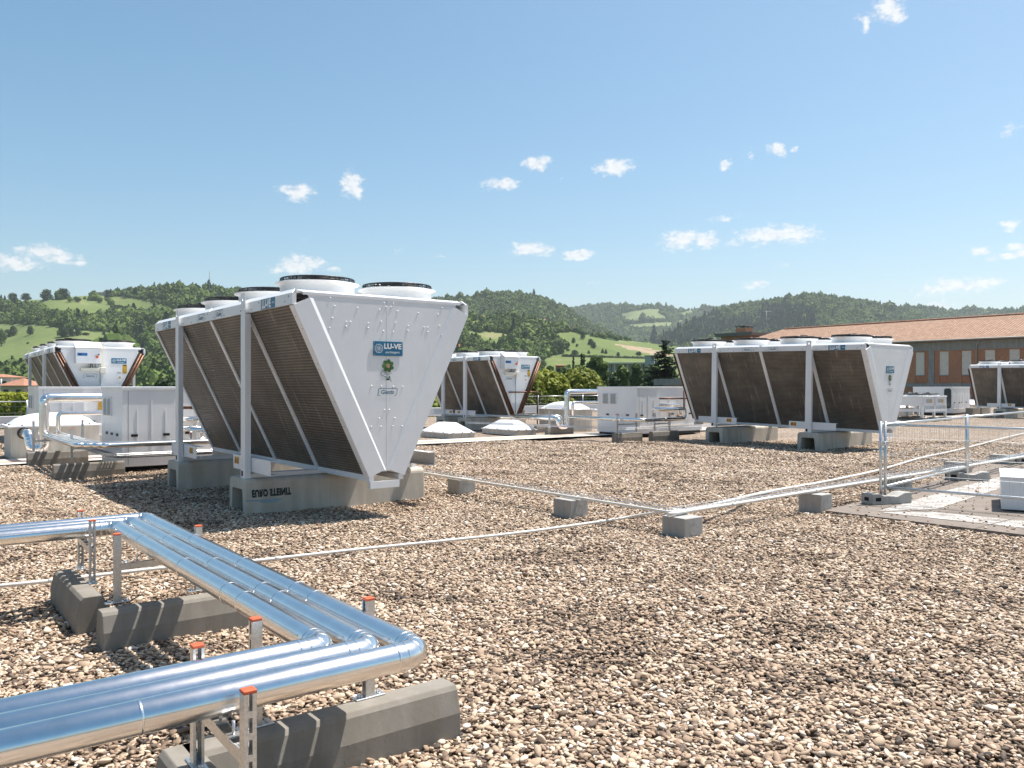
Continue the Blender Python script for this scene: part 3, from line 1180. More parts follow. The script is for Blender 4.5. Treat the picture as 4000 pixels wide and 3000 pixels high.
            m = MB()
            plate(m, X(-.53, 2.12, .261), r, u, .26, .085, .003)
            ds = m.build('display', M['screen_blue'], cb)
            m = MB()
            quad(m, X(-.585, 2.12, .2655), r, u, .09, .03)
            m.build('display_text', M['black'], ds)
            m = MB()
            m.tube([X(-.15, 2.05, .261), X(-.15, 2.05, .30)], .038, 12)
            m.build('rotary_switch', M['red'], cb)
            m = MB()
            plate(m, X(-.10, 2.12, .261), r, u, .035, .035, .004)
            m.build('lock_plate', M['dark_slot'], cb)
            m = MB()
            m.box((xe - .08, -.075, 1.80), (xe - .007, .015, 2.47))
            m.build('cable_channel', M['cream'], root, 0.008)
            m = MB()
            m.box((xe - .12, -.13, 1.58), (xe - .007, .035, 1.76))
            m.build('junction_box', M['cream'], root, 0.015)
            m = MB()
            m.box((xe - .10, .04, 1.64), (xe - .007, .55, 1.74))
            m.build('terminal_tray', M['cream'], root, 0.01)
            for k in range(6):
                m = MB()
                a = -.34 + k * .035
                m.tube([X(a, 1.865, .12), X(a + .02 * math.sin(k * 2), 1.80, .13), X(a - .06 + .02 * k, 1.735, .06)], .010, 5)
                m.build('cable', M['cable_blue'] if k in (0, 4) else M['fan_black'], root)
            m = MB()
            m.tube([X(-.02, 1.60, .05), X(-.01, 1.2, .04), X(-.012, .16, .03)], .014, 6)
            m.tube([X(-.07, 1.85, .06), X(-.04, 1.70, .09), X(.0, 1.62, .05)], .012, 6)
            m.build('cable_conduit', M['cable_blue'], root)
            maker_sign(root, X(.50, 1.955, .001), r, u, .42, .16)
            m = MB()
            plate(m, X(.66, 1.71, .001), r, u, .125, .27, .002)
            ys = m.build('yellow_notice', M['yellow'], root)
            m = MB()
            quad(m, X(.66, 1.825, .0045), r, u, .085, .03)
            for (a, z) in ((.625, 1.70), (.635, 1.65), (.69, 1.66), (.66, 1.62), (.69, 1.61), (.63, 1.61)):
                quad(m, X(a, z, .0045), r, u, .02, .018)
            m.build('notice_print', M['black'], ys)
            m = MB()
            plate(m, X(.50, 1.605, .001), r, u, .11, .045, .002)
            m.build('rating_plate', M['grille'], root)
            m = MB()
            plate(m, X(.52, 1.42, .001), r, u, .09, .20, .002)
            nb = m.build('dial_sticker', M['letter'], root)
            m = MB()
            cc = X(.52, 1.46, .0045)
            m.add([cc + r * (.032 * math.cos(2 * PI * q / 14)) + u * (.032 * math.sin(2 * PI * q / 14)) for q in range(14)], [tuple(range(14))])
            m.build('dial', M['yellow'], nb)
            giants_badge(root, X(-.28, 1.50, .002), r, u, .095)
    return root


cooler_A = build_cooler(4, 'large white V-shaped dry cooler nearest the camera, flower emblem on its end panel', 'V-shaped dry coolers on the roof')
cooler_A.location = A_LOC
cooler_A.rotation_euler = (0, 0, rad(-52.8))
cooler_D = copy_tree(cooler_A)
cooler_D.location = (7.926, 24.019, 0.446)
cooler_D.rotation_euler = (0, 0.016, rad(-51.6))
cooler_D['label'] = 'V-shaped dry cooler with dark coils between the galvanised fence and the brick building'
cooler_E = copy_tree(cooler_A)
cooler_E.location = (28.0, 43.73, 0.444)
cooler_E.rotation_euler = (0, 0.010, rad(-52.5))
cooler_E['label'] = 'small far V-shaped dry cooler cut by the right edge, brick wall behind it'
cooler_B = copy_tree(cooler_A)
cooler_B.location = (-14.04, 26.89, 0.43)
cooler_B.rotation_euler = (0, 0.008, rad(-52.7 + 180))
cooler_B['label'] = 'V-shaped dry cooler showing control box and yellow notice, meadow hill directly behind it'
cooler_C = build_cooler(3, 'V-shaped dry cooler with brown header pipes behind the two low pyramid skylights', 'V-shaped dry coolers on the roof')
cooler_C.location = (-1.298, 33.298, 0.445)
cooler_C.rotation_euler = (0, 0, rad(-52.2 + 180))

# ------------------------------------------------------------------ roof ground
def hz(x, y):
    """gentle humps of the raked gravel"""
    return 0.016 * math.sin(1.3 * x + .6 * y) + 0.012 * math.sin(2.3 * y - 1.1 * x + 1.7) + 0.008 * math.sin(4.1 * x + 3.3 * y) - 0.022


def local_uv(p):
    return (p.x * U.x + p.y * U.y, p.x * V.x + p.y * V.y)


# roof outline: parapet line runs along V from the far left to the far right
PB = Vector((-20.2, 32.6, 0))
PD = Vector((0.765, 0.644, 0)).normalized()
m = MB()
nx, ny = 110, 90
vs, fs = [], []
for j in range(ny + 1):
    for i in range(nx + 1):
        s = i / nx
        back = PB + PD * (-34 + 130 * s)
        front = Vector((-14 + 34 * s, -4, 0))
        t = (j / ny) ** 1.6
        p = front.lerp(back, t)
        vs.append((p.x, p.y, hz(p.x, p.y) - .016))
for j in range(ny):
    for i in range(nx):
        a = j * (nx + 1) + i
        fs.append((a, a + 1, a + nx + 2, a + nx + 1))
m.add(vs, fs, True)
tag(m.build('gravel_roof', M['bed']), kind='structure')

# pebbles: every stone near the camera is a stone of its own shape
def pebble_protos():
    out = []
    for k in range(6):
        b = bmesh.new()
        bmesh.ops.create_icosphere(b, subdivisions=2, radius=1.0)
        el, fl = 0.62 + .30 * random.random(), 0.36 + .26 * random.random()
        sd = Vector((k * 7.3, k * 3.1, k))
        for v in b.verts:
            n = mnoise.noise(v.co * .9 + sd)
            v.co *= 1 + .26 * n
            v.co = Vector((v.co.x, v.co.y * el, v.co.z * fl))
            # flatten one or two facets like a worn stone
        me = bpy.data.meshes.new('pebble')
        b.to_mesh(me)
        b.free()
        me.polygons.foreach_set('use_smooth', [True] * len(me.polygons))
        me.materials.append(M['pebble'])
        out.append(bpy.data.objects.new('pebble', me))
    return out


def scatter(name, pts, rot, scl, tint, pick, protos, mat):
    """one object holding many instanced small meshes (stuff)"""
    me = bpy.data.meshes.new(name)
    n = len(pts)
    me.vertices.add(n)
    me.vertices.foreach_set('co', np.asarray(pts, dtype=np.float32).ravel())
    for nm, ty, arr in (('rot', 'FLOAT_VECTOR', rot), ('scl', 'FLOAT_VECTOR', scl)):
        at = me.attributes.new(nm, ty, 'POINT')
        at.data.foreach_set('vector', np.asarray(arr, dtype=np.float32).ravel())
    at = me.attributes.new('tint', 'FLOAT', 'POINT')
    at.data.foreach_set('value', np.asarray(tint, dtype=np.float32))
    at = me.attributes.new('pick', 'INT', 'POINT')
    at.data.foreach_set('value', np.asarray(pick, dtype=np.int32))
    me.materials.append(mat)
    ob = bpy.data.objects.new(name, me)
    COL.objects.link(ob)
    pc = bpy.data.collections.new(name + '_kinds')
    for p in protos:
        pc.objects.link(p)
    ng = bpy.data.node_groups.new(name + '_scatter', 'GeometryNodeTree')
    ng.interface.new_socket('Geometry', in_out='INPUT', socket_type='NodeSocketGeometry')
    ng.interface.new_socket('Geometry', in_out='OUTPUT', socket_type='NodeSocketGeometry')
    N = ng.nodes
    gi, go = N.new('NodeGroupInput'), N.new('NodeGroupOutput')
    iop = N.new('GeometryNodeInstanceOnPoints')
    ci = N.new('GeometryNodeCollectionInfo')
    ci.inputs['Collection'].default_value = pc
    ci.inputs['Separate Children'].default_value = True
    ci.inputs['Reset Children'].default_value = True
    iop.inputs['Pick Instance'].default_value = True

    def attr(nm, ty):
        a = N.new('GeometryNodeInputNamedAttribute')
        a.data_type = ty
        a.inputs['Name'].default_value = nm
        return a.outputs['Attribute']
    ng.links.new(gi.outputs[0], iop.inputs['Points'])
    ng.links.new(ci.outputs[0], iop.inputs['Instance'])
    ng.links.new(attr('pick', 'INT'), iop.inputs['Instance Index'])
    er = N.new('FunctionNodeEulerToRotation')
    ng.links.new(attr('rot', 'FLOAT_VECTOR'), er.inputs[0])
    ng.links.new(er.outputs[0], iop.inputs['Rotation'])
    ng.links.new(attr('scl', 'FLOAT_VECTOR'), iop.inputs['Scale'])
    ng.links.new(iop.outputs[0], go.inputs[0])
    md = ob.modifiers.new('scatter', 'NODES')
    md.node_group = ng
    return ob


def in_poly(x, y, poly):
    x, y = np.asarray(x), np.asarray(y)
    ins = np.zeros(x.shape, bool)
    n = len(poly)
    for i in range(n):
        x1, y1 = poly[i][0], poly[i][1]
        x2, y2 = poly[(i + 1) % n][0], poly[(i + 1) % n][1]
        c = ((y1 > y) != (y2 > y)) & (x < (x2 - x1) * (y - y1) / (y2 - y1 + 1e-12) + x1)
        ins ^= c
    return ins


PAVE = [G(3215, 1996), G(4000, 2092), G(4700, 2185), G(4900, 1640), G(4000, 1768), G(3650, 1880), G(3480, 1935)]
STRIP0 = Vector((-2.68, 23.04, 0))                       # front edge of the membrane walkway
STRIP_W = 1.45


def make_gravel():
    X, Y = [], []
    for (y0, y1, dens) in ((2.6, 7, 2500), (7, 12, 2100), (12, 18, 1350), (18, 25, 800)):
        wl = lambda y: .70 * y + .7
        n = int(dens * (y1 - y0) * (wl(y0) + wl(y1)))
        y = RNG.uniform(y0, y1, n * 2)
        x = RNG.uniform(-1, 1, n * 2) * wl(y1)
        k = np.abs(x) < wl(y)
        X.append(x[k][:n])
        Y.append(y[k][:n])
    x, y = np.concatenate(X), np.concatenate(Y)
    onp = in_poly(x, y, [(p.x, p.y) for p in PAVE])
    keep = ~onp | (RNG.random(len(x)) < .012)
    su = (x - STRIP0.x) * U.x + (y - STRIP0.y) * U.y
    keep &= ~((su < 0.02) & (su > -STRIP_W - .02))
    x, y, onp = x[keep], y[keep], onp[keep]
    n = len(x)
    z = np.array([hz(a, b) for a, b in zip(x, y)])
    z = np.where(onp, .014, z)
    big = np.where(y < 12, 1.0, np.where(y < 18, 1.18, 1.45))
    s = np.exp(RNG.normal(math.log(.0134), .30, n)) * big
    s = np.clip(s, .008, .038)
    lift = RNG.uniform(-.7, 1.0, n) * s * .6
    lift = np.where(onp, s * .3, lift)
    rot = np.stack([RNG.normal(0, .30, n), RNG.normal(0, .30, n), RNG.uniform(0, 2 * PI, n)], 1)
    scl = np.stack([s * RNG.uniform(.9, 1.35, n), s, s * RNG.uniform(.8, 1.15, n)], 1)
    # darker, damper patches drift through the bed
    pt = np.array([mnoise.fractal(Vector((a * .9, b * 1.3, 3.0)), 1.0, 2.0, 4) for a, b in zip(x, y)])
    tint = np.clip(RNG.beta(1.75, 1.5, n) - np.clip(pt * .8 - .12, 0, .20), 0, 1)
    pick = RNG.integers(0, 6, n)
    return scatter('gravel', np.stack([x, y, z + lift], 1), rot, scl, tint, pick, pebble_protos(), M['pebble'])


gr = make_gravel()
tag(gr, kind='stuff')

# membrane walkway with a worn pink middle
def band(name, off, w, z, mat, a=-40, b=80):
    mb = MB()
    n = 40
    vs, fs = [], []
    for i in range(n + 1):
        t = a + (b - a) * i / n
        p = STRIP0 + V * t - U * off
        q = STRIP0 + V * t - U * (off + w)
        vs += [(p.x, p.y, z), (q.x, q.y, z)]
    for i in range(n):
        fs.append((2 * i, 2 * i + 2, 2 * i + 3, 2 * i + 1))
    mb.add(vs, fs)
    return tag(mb.build(name, mat), kind='structure')


band('walkway_path', 0, STRIP_W, .030, M['membrane'])
band('path_marking', .50, .42, .034, M['membrane_pink'])

# paved corner with worn white road paint
mb = MB()
mb.prism([Vector((p.x, p.y, -.06)) for p in PAVE][::-1], Vector((0, 0, .070)))
tag(mb.build('pavement', M['paver']), kind='structure')


def m_paint():
    m, nt, b = new_mat('worn_white_road_paint')
    n = noise_tex(nt, 45, 4, 0.75)
    n2 = noise_tex(nt, 3.5, 4, 0.6)
    ad = nt.nodes.new('ShaderNodeMath')
    ad.operation = 'MULTIPLY_ADD'
    link(nt, n2, ad.inputs[0])
    ad.inputs[1].default_value = 0.6
    link(nt, n, ad.inputs[2])
    link(nt, ramp(nt, ad.outputs[0], [(0.68, (0.20, 0.168, 0.142)), (0.92, (0.50, 0.485, 0.46))]), b.inputs['Base Color'])
    b.inputs['Roughness'].default_value = 0.85
    return m


M['paint'] = m_paint()
mb = MB()
mb.sheet([G(3428, 1997, .015), G(3660, 1988, .015), G(3912, 1906, .015), G(4200, 1850, .015), G(4200, 1790, .015), G(3905, 1862, .015), G(3690, 1918, .015)])
mb.sheet([G(3428, 2000, .015), G(4000, 2062, .015), G(4300, 2098, .015), G(4300, 2060, .015), G(4000, 2033, .015), G(3640, 1999, .015)])
tag(mb.build('pavement_marking', M['paint']), kind='structure')
mb = MB()
for (a, b) in ((G(3560, 2096, .015), G(4100, 1960, .015)),):
    pass
shadow_lines = [((3960, 2025), (3720, 2085)), ((3850, 1998), (4000, 2008)), ((3600, 1975), (3990, 2012)), ((3480, 1985), (4000, 2045))]  # thin black strips painted on the paving as shadows of the fence rails
for (a, b) in shadow_lines:
    p, q = G(*a, .0195), G(*b, .0195)
    d = (q - p).normalized()
    w = Vector((-d.y, d.x, 0)) * .004
    mb.add([p + w, p - w, q - w, q + w], [(0, 1, 2, 3)])
tag(mb.build('pavement_rail_shadow', M['black']), kind='structure')

# ------------------------------------------------------------------ concrete
def u_beam(label, group, center_u, unit_loc, rz, v0, v1, w=.62, h=.437):
    """upturned U-shaped concrete beam under a cooler"""
    mb = MB()
    t, b = .125, .012
    ro = .075
    sec = []
    for (cx, cz, a0) in ((w / 2 - ro, h - ro, 0), (-w / 2 + ro, h - ro, PI / 2)):
        for k in range(5):
            a = a0 + PI / 2 * k / 4
            sec.append((cx + ro * math.cos(a), cz + ro * math.sin(a)))
    ri = .03
    iw, ih = w / 2 - .115, h - .135
    sec += [(-w / 2 - .01, -.06), (-iw - .03, -.06)]
    for (cx, cz, a0) in ((-iw + ri, ih - ri, PI), (iw - ri, ih - ri, PI / 2)):
        for k in range(4):
            a = a0 - PI / 2 * k / 3
            sec.append((cx + ri * math.cos(a), cz + ri * math.sin(a)))
    sec += [(iw + .03, -.06), (w / 2 + .01, -.06)]
    n = len(sec)
    ys = [v0, v0 + b, v1 - b, v1]
    vs = []
    for j, y in enumerate(ys):
        k = .985 if j in (0, 3) else 1.0
        vs += [(x * k, y, z * (k if z > 0 else 1)) for x, z in sec]
    fs = []
    for j in range(3):
        for k in range(n):
            a, c = j * n + k, j * n + (k + 1) % n
            fs.append((a, c, c + n, a + n))
    # end faces as a strip between the outer and the inner outline
    no = 10
    for j, fl in ((0, False), (3, True)):
        o = j * n
        outer = list(range(no - 1, -1, -1))              # left .. right? outer arc reversed
        ring = [o + i for i in range(n)]
        f = [ring]
        q = [tuple(f[0])]
        fs += [tuple(x[::-1]) if not fl else tuple(x) for x in q]
    mb.add(vs, fs)
    o = mb.build('concrete_beam', M['beam'])
    p = Vector(unit_loc) + Vector((math.cos(rz), math.sin(rz), 0)) * center_u
    o.location = (p.x, p.y, 0)
    o.rotation_euler = (0, 0, rz)
    return tag(o, label, 'concrete beam', group)


GB = 'concrete beams under the coolers'
ba = rad(-52.8)
near_beam = u_beam('concrete beam with green stencilled writing under the nearest dry cooler', GB, QL - .13, A_LOC, ba, -1.32, 1.38)
u_beam('concrete beam under the far end of the nearest dry cooler, left of the stencilled beam', GB, -QL - .13, A_LOC, ba, -1.32, 1.38)
# stencil on the flank of the near beam: the words stand upside down
mb = MB()
tg = text_geo('EURO STEINIT', .125, .0075, .12, 1.10)
tw_ = max(v.x for v in tg[0]) - min(v.x for v in tg[0])
put(mb, tg, Vector((.318, -.97, .245)), Vector((0, 1, 0)), ZUP, .54 / tw_, -1.0)
st = mb.build('stencil', M['stencil'], near_beam)
mb = MB()
outline(mb, [(-.30, .01), (-.12, .0), (.02, -.012), (.12, -.01), (.2, .0)], .018, Vector((.3185, -1.02, .150)), Vector((0, 1, 0)), ZUP)
outline(mb, [(-.10, -.005), (.02, -.018), (.14, -.006)], .045, Vector((.3187, -1.02, .150)), Vector((0, 1, 0)), ZUP)
mb.build('paint_smear', M['cable_blue'], near_beam)
dd = rad(-51.6)
u_beam('concrete beam under the left leg of the cooler by the galvanised fence', GB, -QL + .05, (7.926, 24.019, 0), dd, -1.32, 1.45)
u_beam('concrete beam under the right leg of the cooler by the galvanised fence', GB, QL + .02, (7.926, 24.019, 0), dd, -1.32, 1.45, h=.42)
u_beam('concrete beam under the small far cooler at the right edge', GB, -QL + .05, (28.0, 43.73, 0), rad(-52.5), -1.32, 1.45, h=.455)
cc = rad(-52.2)
u_beam('right concrete beam of the pair behind the low pyramid skylights', GB, QL / 2 - .10, (-1.298, 33.298, 0), cc, -1.32, 1.6)
u_beam('left concrete beam of the pair behind the low pyramid skylights', GB, -QL / 2 - .10, (-1.298, 33.298, 0), cc, -1.32, 1.6)
for s, w in ((-1, 'far'), (1, 'near')):
    u_beam('concrete beam under the %s part of the cooler in front of the meadow hill' % w, GB, s * QL, (-14.04, 26.89, 0), rad(-52.7), -1.32, 1.45, h=.43)


def sleeper(label, a, d, L=1.15, h=.215, wb=.20, wt=.125, group='concrete sleepers under the pipes'):
    """trapezoid concrete foot running from a along d"""
    mb = MB()
    d = Vector(d).normalized()
    sec = [(-wb / 2, -.05), (wb / 2, -.05), (wb / 2, h * .42), (wt / 2 + .012, h - .022), (wt / 2 - .006, h), (-wt / 2 + .006, h), (-wt / 2 - .012, h - .022), (-wb / 2, h * .42)]
    mb.prism([Vector((0, x, z)) for x, z in sec], Vector((L, 0, 0)))
    o = mb.build('concrete_sleeper', M['sleeper'], bevel=.006)
    o.location = a
    o.rotation_euler = (0, 0, math.atan2(d.y, d.x))
    return tag(o, label, 'concrete sleeper', group)


def support(label, p1, p2, zb, zt, zbar, group='strut frames holding the pipes', slots=True, w=.041, pz=None, studs=3):
    """two strut posts with caps and base plates, joined by a cross bar"""
    p1, p2 = Vector((p1.x, p1.y, 0)), Vector((p2.x, p2.y, 0))
    root = thing('pipe_support', label, 'pipe support', ((p1 + p2) / 2 + Vector((0, 0, zb))), math.atan2((p2 - p1).y, (p2 - p1).x), group)
    L = (p2 - p1).length
    H = zt - zb
    for s in (-1, 1):
        x = s * L / 2
        m = MB()
        t = .0028
        # channel: web with slots outside, two flanges, lips
        xo = x + s * w / 2
        if slots:
            m.box((min(xo, xo - s * t), -w / 2, .008), (max(xo, xo - s * t), -.007, H - .012))
            m.box((min(xo, xo - s * t), .007, .008), (max(xo, xo - s * t), w / 2, H - .012))
            z = .008
            k = 0
            while z < H - .03:
                z1 = min(z + (.022 if k else .035), H - .012)
                m.box((min(xo, xo - s * t), -.0069, z), (max(xo, xo - s * t), .0069, z1))
                z = z1 + .048
                k += 1
        else:
            m.box((min(xo, xo - s * t), -w / 2, .008), (max(xo, xo - s * t), w / 2, H - .012))
        for sy in (-1, 1):
            xi = xo - s * (t + .0003)
            m.box((min(xi, xo - s * w), min(sy * w / 2, sy * (w / 2 - t)), .008), (max(xi, xo - s * w), max(sy * w / 2, sy * (w / 2 - t)), H - .012))
            m.box((min(xo - s * w, xo - s * (w + t)), min(sy * w / 2, sy * .010), .008), (max(xo - s * w, xo - s * (w + t)), max(sy * w / 2, sy * .010), H - .012))
        po = m.build('post', M['galv'], root)
        m = MB()
        m.box((x - w / 2 - .002, -w / 2 - .002, H - .012), (x + w / 2 + .002, w / 2 + .002, H))
        m.build('cap', M['red_cap'], po, .003)
        m = MB()
        m.box((x - .075, -.026, 0), (x + .075, .026, .0075))
        bp = m.build('base_plate', M['galv'], po, .003)
        m = MB()
        for q in (-.05, .05):
            m.tube([(x + q, 0, .0075), (x + q, 0, .022)], .010, 6)
        m.build('anchor_bolt', M['galv'], bp)
    m = MB()
    zc = zbar - zb
    m.box((-L / 2 + w / 2 + .003, -w / 2, zc - .02), (L / 2 - w / 2 - .003, -w / 2 + .003, zc + .021))
    m.box((-L / 2 + w / 2 + .003, w / 2 - .003, zc - .02), (L / 2 - w / 2 - .003, w / 2, zc + .021))
    m.box((-L / 2 + w / 2 + .003, -w / 2 + .0031, zc - .02), (L / 2 - w / 2 - .003, w / 2 - .0031, zc - .017))
    for s in (-1, 1):
        x = s * (L / 2 - w / 2 - .03)
        m.box((x - .028, -w / 2 - .001, zc + .022), (x + .028, w / 2 + .001, zc + .027))
        m.tube([(x, 0, zc + .027), (x, 0, zc + .04)], .011, 6)
    if pz:
        for k in range(studs):
            x = (k - (studs - 1) / 2) * .14
            m.tube([(x, 0, zc + .015), (x, 0, pz - zb)], .006, 6)
            m.box((x - .02, -.022, zc + .022), (x + .02, .022, zc + .028))
    m.build('cross_bar', M['galv'], root)
    return root


# ------------------------------------------------------------------ foreground pipes
UB, VB = Vector((.611, -.7915, 0)), Vector((.7915, .611, 0))
ZP, RP, PITCH = .58, .056, .14
ZS, ZT = .215, .675
P1, P2 = G(1440, 2333, ZT), G(997, 2412, ZT)
Q1, Q2 = G(770, 2515, ZT), G(970, 2690, ZT)
R1, R2 = G(457, 2083, ZT), G(775, 2051, ZT)
T1, T2 = G(315, 1992, ZT), G(360, 2030, ZT)
Nc = Vector((-.566, 3.343, ZP))
Fc = Nc - UB * 3.94
names = ['inner', 'middle', 'outer']
for k, nm in zip((-1, 0, 1), names):
    a = Nc + (VB + UB) * (k * PITCH)
    b = Fc + (VB - UB) * (k * PITCH)
    a0 = a - VB * 2.7
    b0 = b - VB * 7.0
    be = .085
    bands = []
    for c, d1, d2 in ((a, -VB, -UB), (b, UB, -VB)):
        bands += [(c + d1 * .118, d1), (c + d2 * .118, d2)]
    for t in (.95, 1.18, 1.95, 2.9):
        bands.append((a - UB * (t + .04 * k) if True else a, UB))
    bands += [(a - VB * {-1: 1.75, 0: 1.30, 1: 1.06}[k], VB), (b - VB * (1.2 + .2 * k), VB), (b - VB * (2.2 + .2 * k), VB)]
    mb = pipe_mb([a0, a, b, b0], RP, be, 28, bands, 6, -1)
    o = mb.build('insulated_pipe', M['alu'])
    tag(o, {'inner': 'shiny aluminium-clad pipe on the inside of the zigzag bundle of three',
            'middle': 'shiny aluminium-clad pipe in the middle of the zigzag bundle of three',
            'outer': 'shiny aluminium-clad pipe on the outside of the zigzag bundle of three'}[nm], 'pipe', 'bundle of three foreground pipes')
support('strut frame over the nearest concrete sleeper, left and right of the pipe bundle', P1, P2, ZS, ZT, .45, pz=ZP - RP)
support('slotted strut frame nearest the camera, its front post cut by the bottom edge', Q1, Q2, ZS, ZT, .45, pz=ZP - RP)
support('strut frame on the sleeper halfway along the diagonal pipes', R1, R2, ZS, ZT, .45, pz=ZP - RP)
support('strut frame at the far bend of the three foreground pipes', T1, T2, ZS, ZT, .45, pz=ZP - RP)
e1 = G(1800, 2857)
sleeper('long brown-grey sleeper in the foreground beside the nearest pipe elbows', e1 - VB * 1.25 - UB * .10, VB, 1.25)
mid = (R1 + R2) / 2
sleeper('brown-grey sleeper with striped pipe shadows under the diagonal pipes', G(402, 2533) - UB * .10 + VB * .0, VB, 1.15)
mid = (T1 + T2) / 2
sleeper('brown-grey sleeper seen end-on under the far bend of the foreground pipes', G(362, 2452) + UB * .0, -UB, 1.05)
mid = (Q1 + Q2) / 2
sleeper('pale sleeper top peeping out at the bottom edge below the pipes', Vector((mid.x, mid.y, 0)) - UB * .52, UB, 1.1)
mb = MB()
mb.lathe([(0, .020), (.02, .017), (.034, .008), (.036, 0)], 10)
o = mb.build('shell', M['shell'])
p = G(265, 2687)
o.location = (p.x, p.y, hz(p.x, p.y) + .028)
o.scale = (1.0, .7, 1)
o.rotation_euler = (.25, -.1, .4)
tag(o, 'small white shell lying on the gravel left of the foreground pipes', 'shell')
mb = MB()
a = [G(70, 2598, .02), G(120, 2599, .022), G(165, 2596, .026), G(205, 2593, .024)]
mb.tube(a, .003, 5)
tag(mb.build('twig', M['bark']), 'thin dark twig lying on the gravel at the left edge', 'twig')


# ------------------------------------------------------------------ cable tray, blocks, conduits
def block(label, corner, a=.33, b=.30, h=.215, yaw=YAW):
    """small concrete cube with round recesses, nearest bottom corner at 'corner'"""
    mb = MB()
    mb.box((-a, 0, -.04), (0, b, h))
    o = mb.build('concrete_block', M['block'], bevel=.008)
    o.location = (corner.x, corner.y, 0)
    o.rotation_euler = (0, 0, yaw)
    for (c, r, n) in ((Vector((.0015, b / 2, h * .42)), Vector((0, 1, 0)), Vector((1, 0, 0))), (Vector((-a / 2, -.0015, h * .38)), Vector((1, 0, 0)), Vector((0, -1, 0)))):
        m = MB()
        R = h * .29
        pts = [c + r * (R * math.cos(2 * PI * k / 20)) + ZUP * (R * math.sin(2 * PI * k / 20)) for k in range(20)]
        pin = [c - n * .0012 + r * (R * .82 * math.cos(2 * PI * k / 20)) + ZUP * (R * .82 * math.sin(2 * PI * k / 20)) for k in range(20)]
        m.add(pts + pin, [(k, (k + 1) % 20, 20 + (k + 1) % 20, 20 + k) for k in range(20)], True)
        m.build('round_mark', M['block'], o)
    return tag(o, label, 'concrete block', 'concrete blocks under the cable trays')


C1, C2, C3 = G(1794, 1931), G(2228, 2023), G(2675, 2105)
C4, C5, C6, C7 = G(3207, 1998), G(3536, 1915), G(3775, 1850), G(3947, 1817)
block('grey concrete block under the cable tray, just right of the nearest cooler', C1)
block('grey concrete block with two round marks, middle one under the left tray leg', C2)
block('grey concrete block with chipped top at the corner of the two cable trays', C3)
block('grey concrete block left of the double fence post', C4, .34, .26)
block('grey concrete block seen through the fence just right of its double post', C5, .42, .24, .20)
block('grey concrete block half hidden by the second fence foot', C6, .42, .24, .20)
block('farthest grey concrete block seen through the fence mesh', C7, .42, .24, .20)


def tray(label, a, b, z=.222, w=.15, h=.055, pitch=.10, side=1):
    """open wire-mesh cable tray from a to b"""
    a, b = Vector((a.x, a.y, z)), Vector((b.x, b.y, z))
    d = (b - a)
    L = d.length
    d.normalize()
    s = Vector((-d.y, d.x, 0))
    mb = MB()
    for (o, dz) in ((-w / 2, h), (-w / 2, h / 2), (-w / 2, 0), (-w / 6, 0), (w / 6, 0), (w / 2, 0), (w / 2, h / 2), (w / 2, h)):
        mb.tube([a + s * o + ZUP * dz, b + s * o + ZUP * dz], .0034, 4, False, False)
    n = int(L / pitch)
    for k in range(n + 1):
        p = a + d * (k * L / n)
        mb.tube([p - s * w / 2 + ZUP * h, p - s * w / 2, p + s * w / 2, p + s * w / 2 + ZUP * h], .0034, 4, False, False)
    o = mb.build('cable_tray', M['galv'])
    return tag(o, label, 'cable tray', 'wire mesh cable trays on blocks')


mid3 = Vector((C3.x - .03, C3.y + .34, 0))
ta = mid3 - U * 7.2
tb = C7 + Vector((-.1, .2, 0)) + V * 9
tray('wire mesh cable tray with white conduit running back towards the nearest cooler', ta, mid3 + U * .1)
tray('wire mesh cable tray with white conduit running right behind the fence', mid3, tb)


def conduit(label, pts, r=.016, mat='conduit'):
    mb = MB()
    out = []
    pts = [Vector(p) for p in pts]
    # smooth curve through the points
    for i in range(len(pts) - 1):
        p0, p1, p2, p3 = pts[max(i - 1, 0)], pts[i], pts[i + 1], pts[min(i + 2, len(pts) - 1)]
        for k in range(8):
            t = k / 8
            out.append(.5 * ((2 * p1) + (p2 - p0) * t + (2 * p0 - 5 * p1 + 4 * p2 - p3) * t * t + (3 * p1 - p0 - 3 * p2 + p3) * t ** 3))
    out.append(pts[-1])
    mb.tube(out, r, 9)
    for f in (.2, .45, .7, .9):
        i = int(f * (len(out) - 2))
        d = (out[i + 1] - out[i]).normalized()
        mb.tube([out[i] - d * .03, out[i] + d * .03], r * 1.25, 9)
    return tag(mb.build('conduit_pipe' if mat == 'conduit' else 'cable', M[mat]), label, 'conduit', 'white plastic conduits')


g = lambda px, py, z=.03: G(px, py, z)
conduit('long white conduit lying on the gravel under the foreground pipes', [g(-400, 2330), g(0, 2288), g(240, 2264), g(600, 2222), g(930, 2197), g(1390, 2147), g(2000, 2084), g(2380, 2032, .04), G(2500, 2012, .10), G(2575, 2001, .20), mid3 - V * .02 + ZUP * .25])
conduit('white conduit lying in the wire tray that runs back to the nearest cooler', [ta + VB * -.09 + ZUP * .245, mid3 - U * 3.5 - V * .09 + ZUP * .245, mid3 - U * .5 - V * .09 + ZUP * .245, mid3 - V * .03 + ZUP * .245, mid3 + V * .4 - U * -.05 + ZUP * .245])
dt = (tb - mid3).normalized()
conduit('white conduit along the front edge of the wire tray behind the fence', [mid3 + UB * .09 - dt * .25 + ZUP * .25, mid3 + UB * .09 + dt * 1.5 + ZUP * .245, mid3 + UB * .09 + dt * 4 + ZUP * .25, mid3 + UB * .09 + dt * 8 + ZUP * .245, tb + ZUP * .245], .022)
conduit('wavy white conduit on the gravel behind the wire tray and the fence', [mid3 - U * .05 + ZUP * .25, mid3 + dt * .6 - U * .16 + ZUP * .20, g(3000, 1921), g(3200, 1886), g(3431, 1837), g(3598, 1789), g(3757, 1754), g(4000, 1693), g(4200, 1655)], .024)


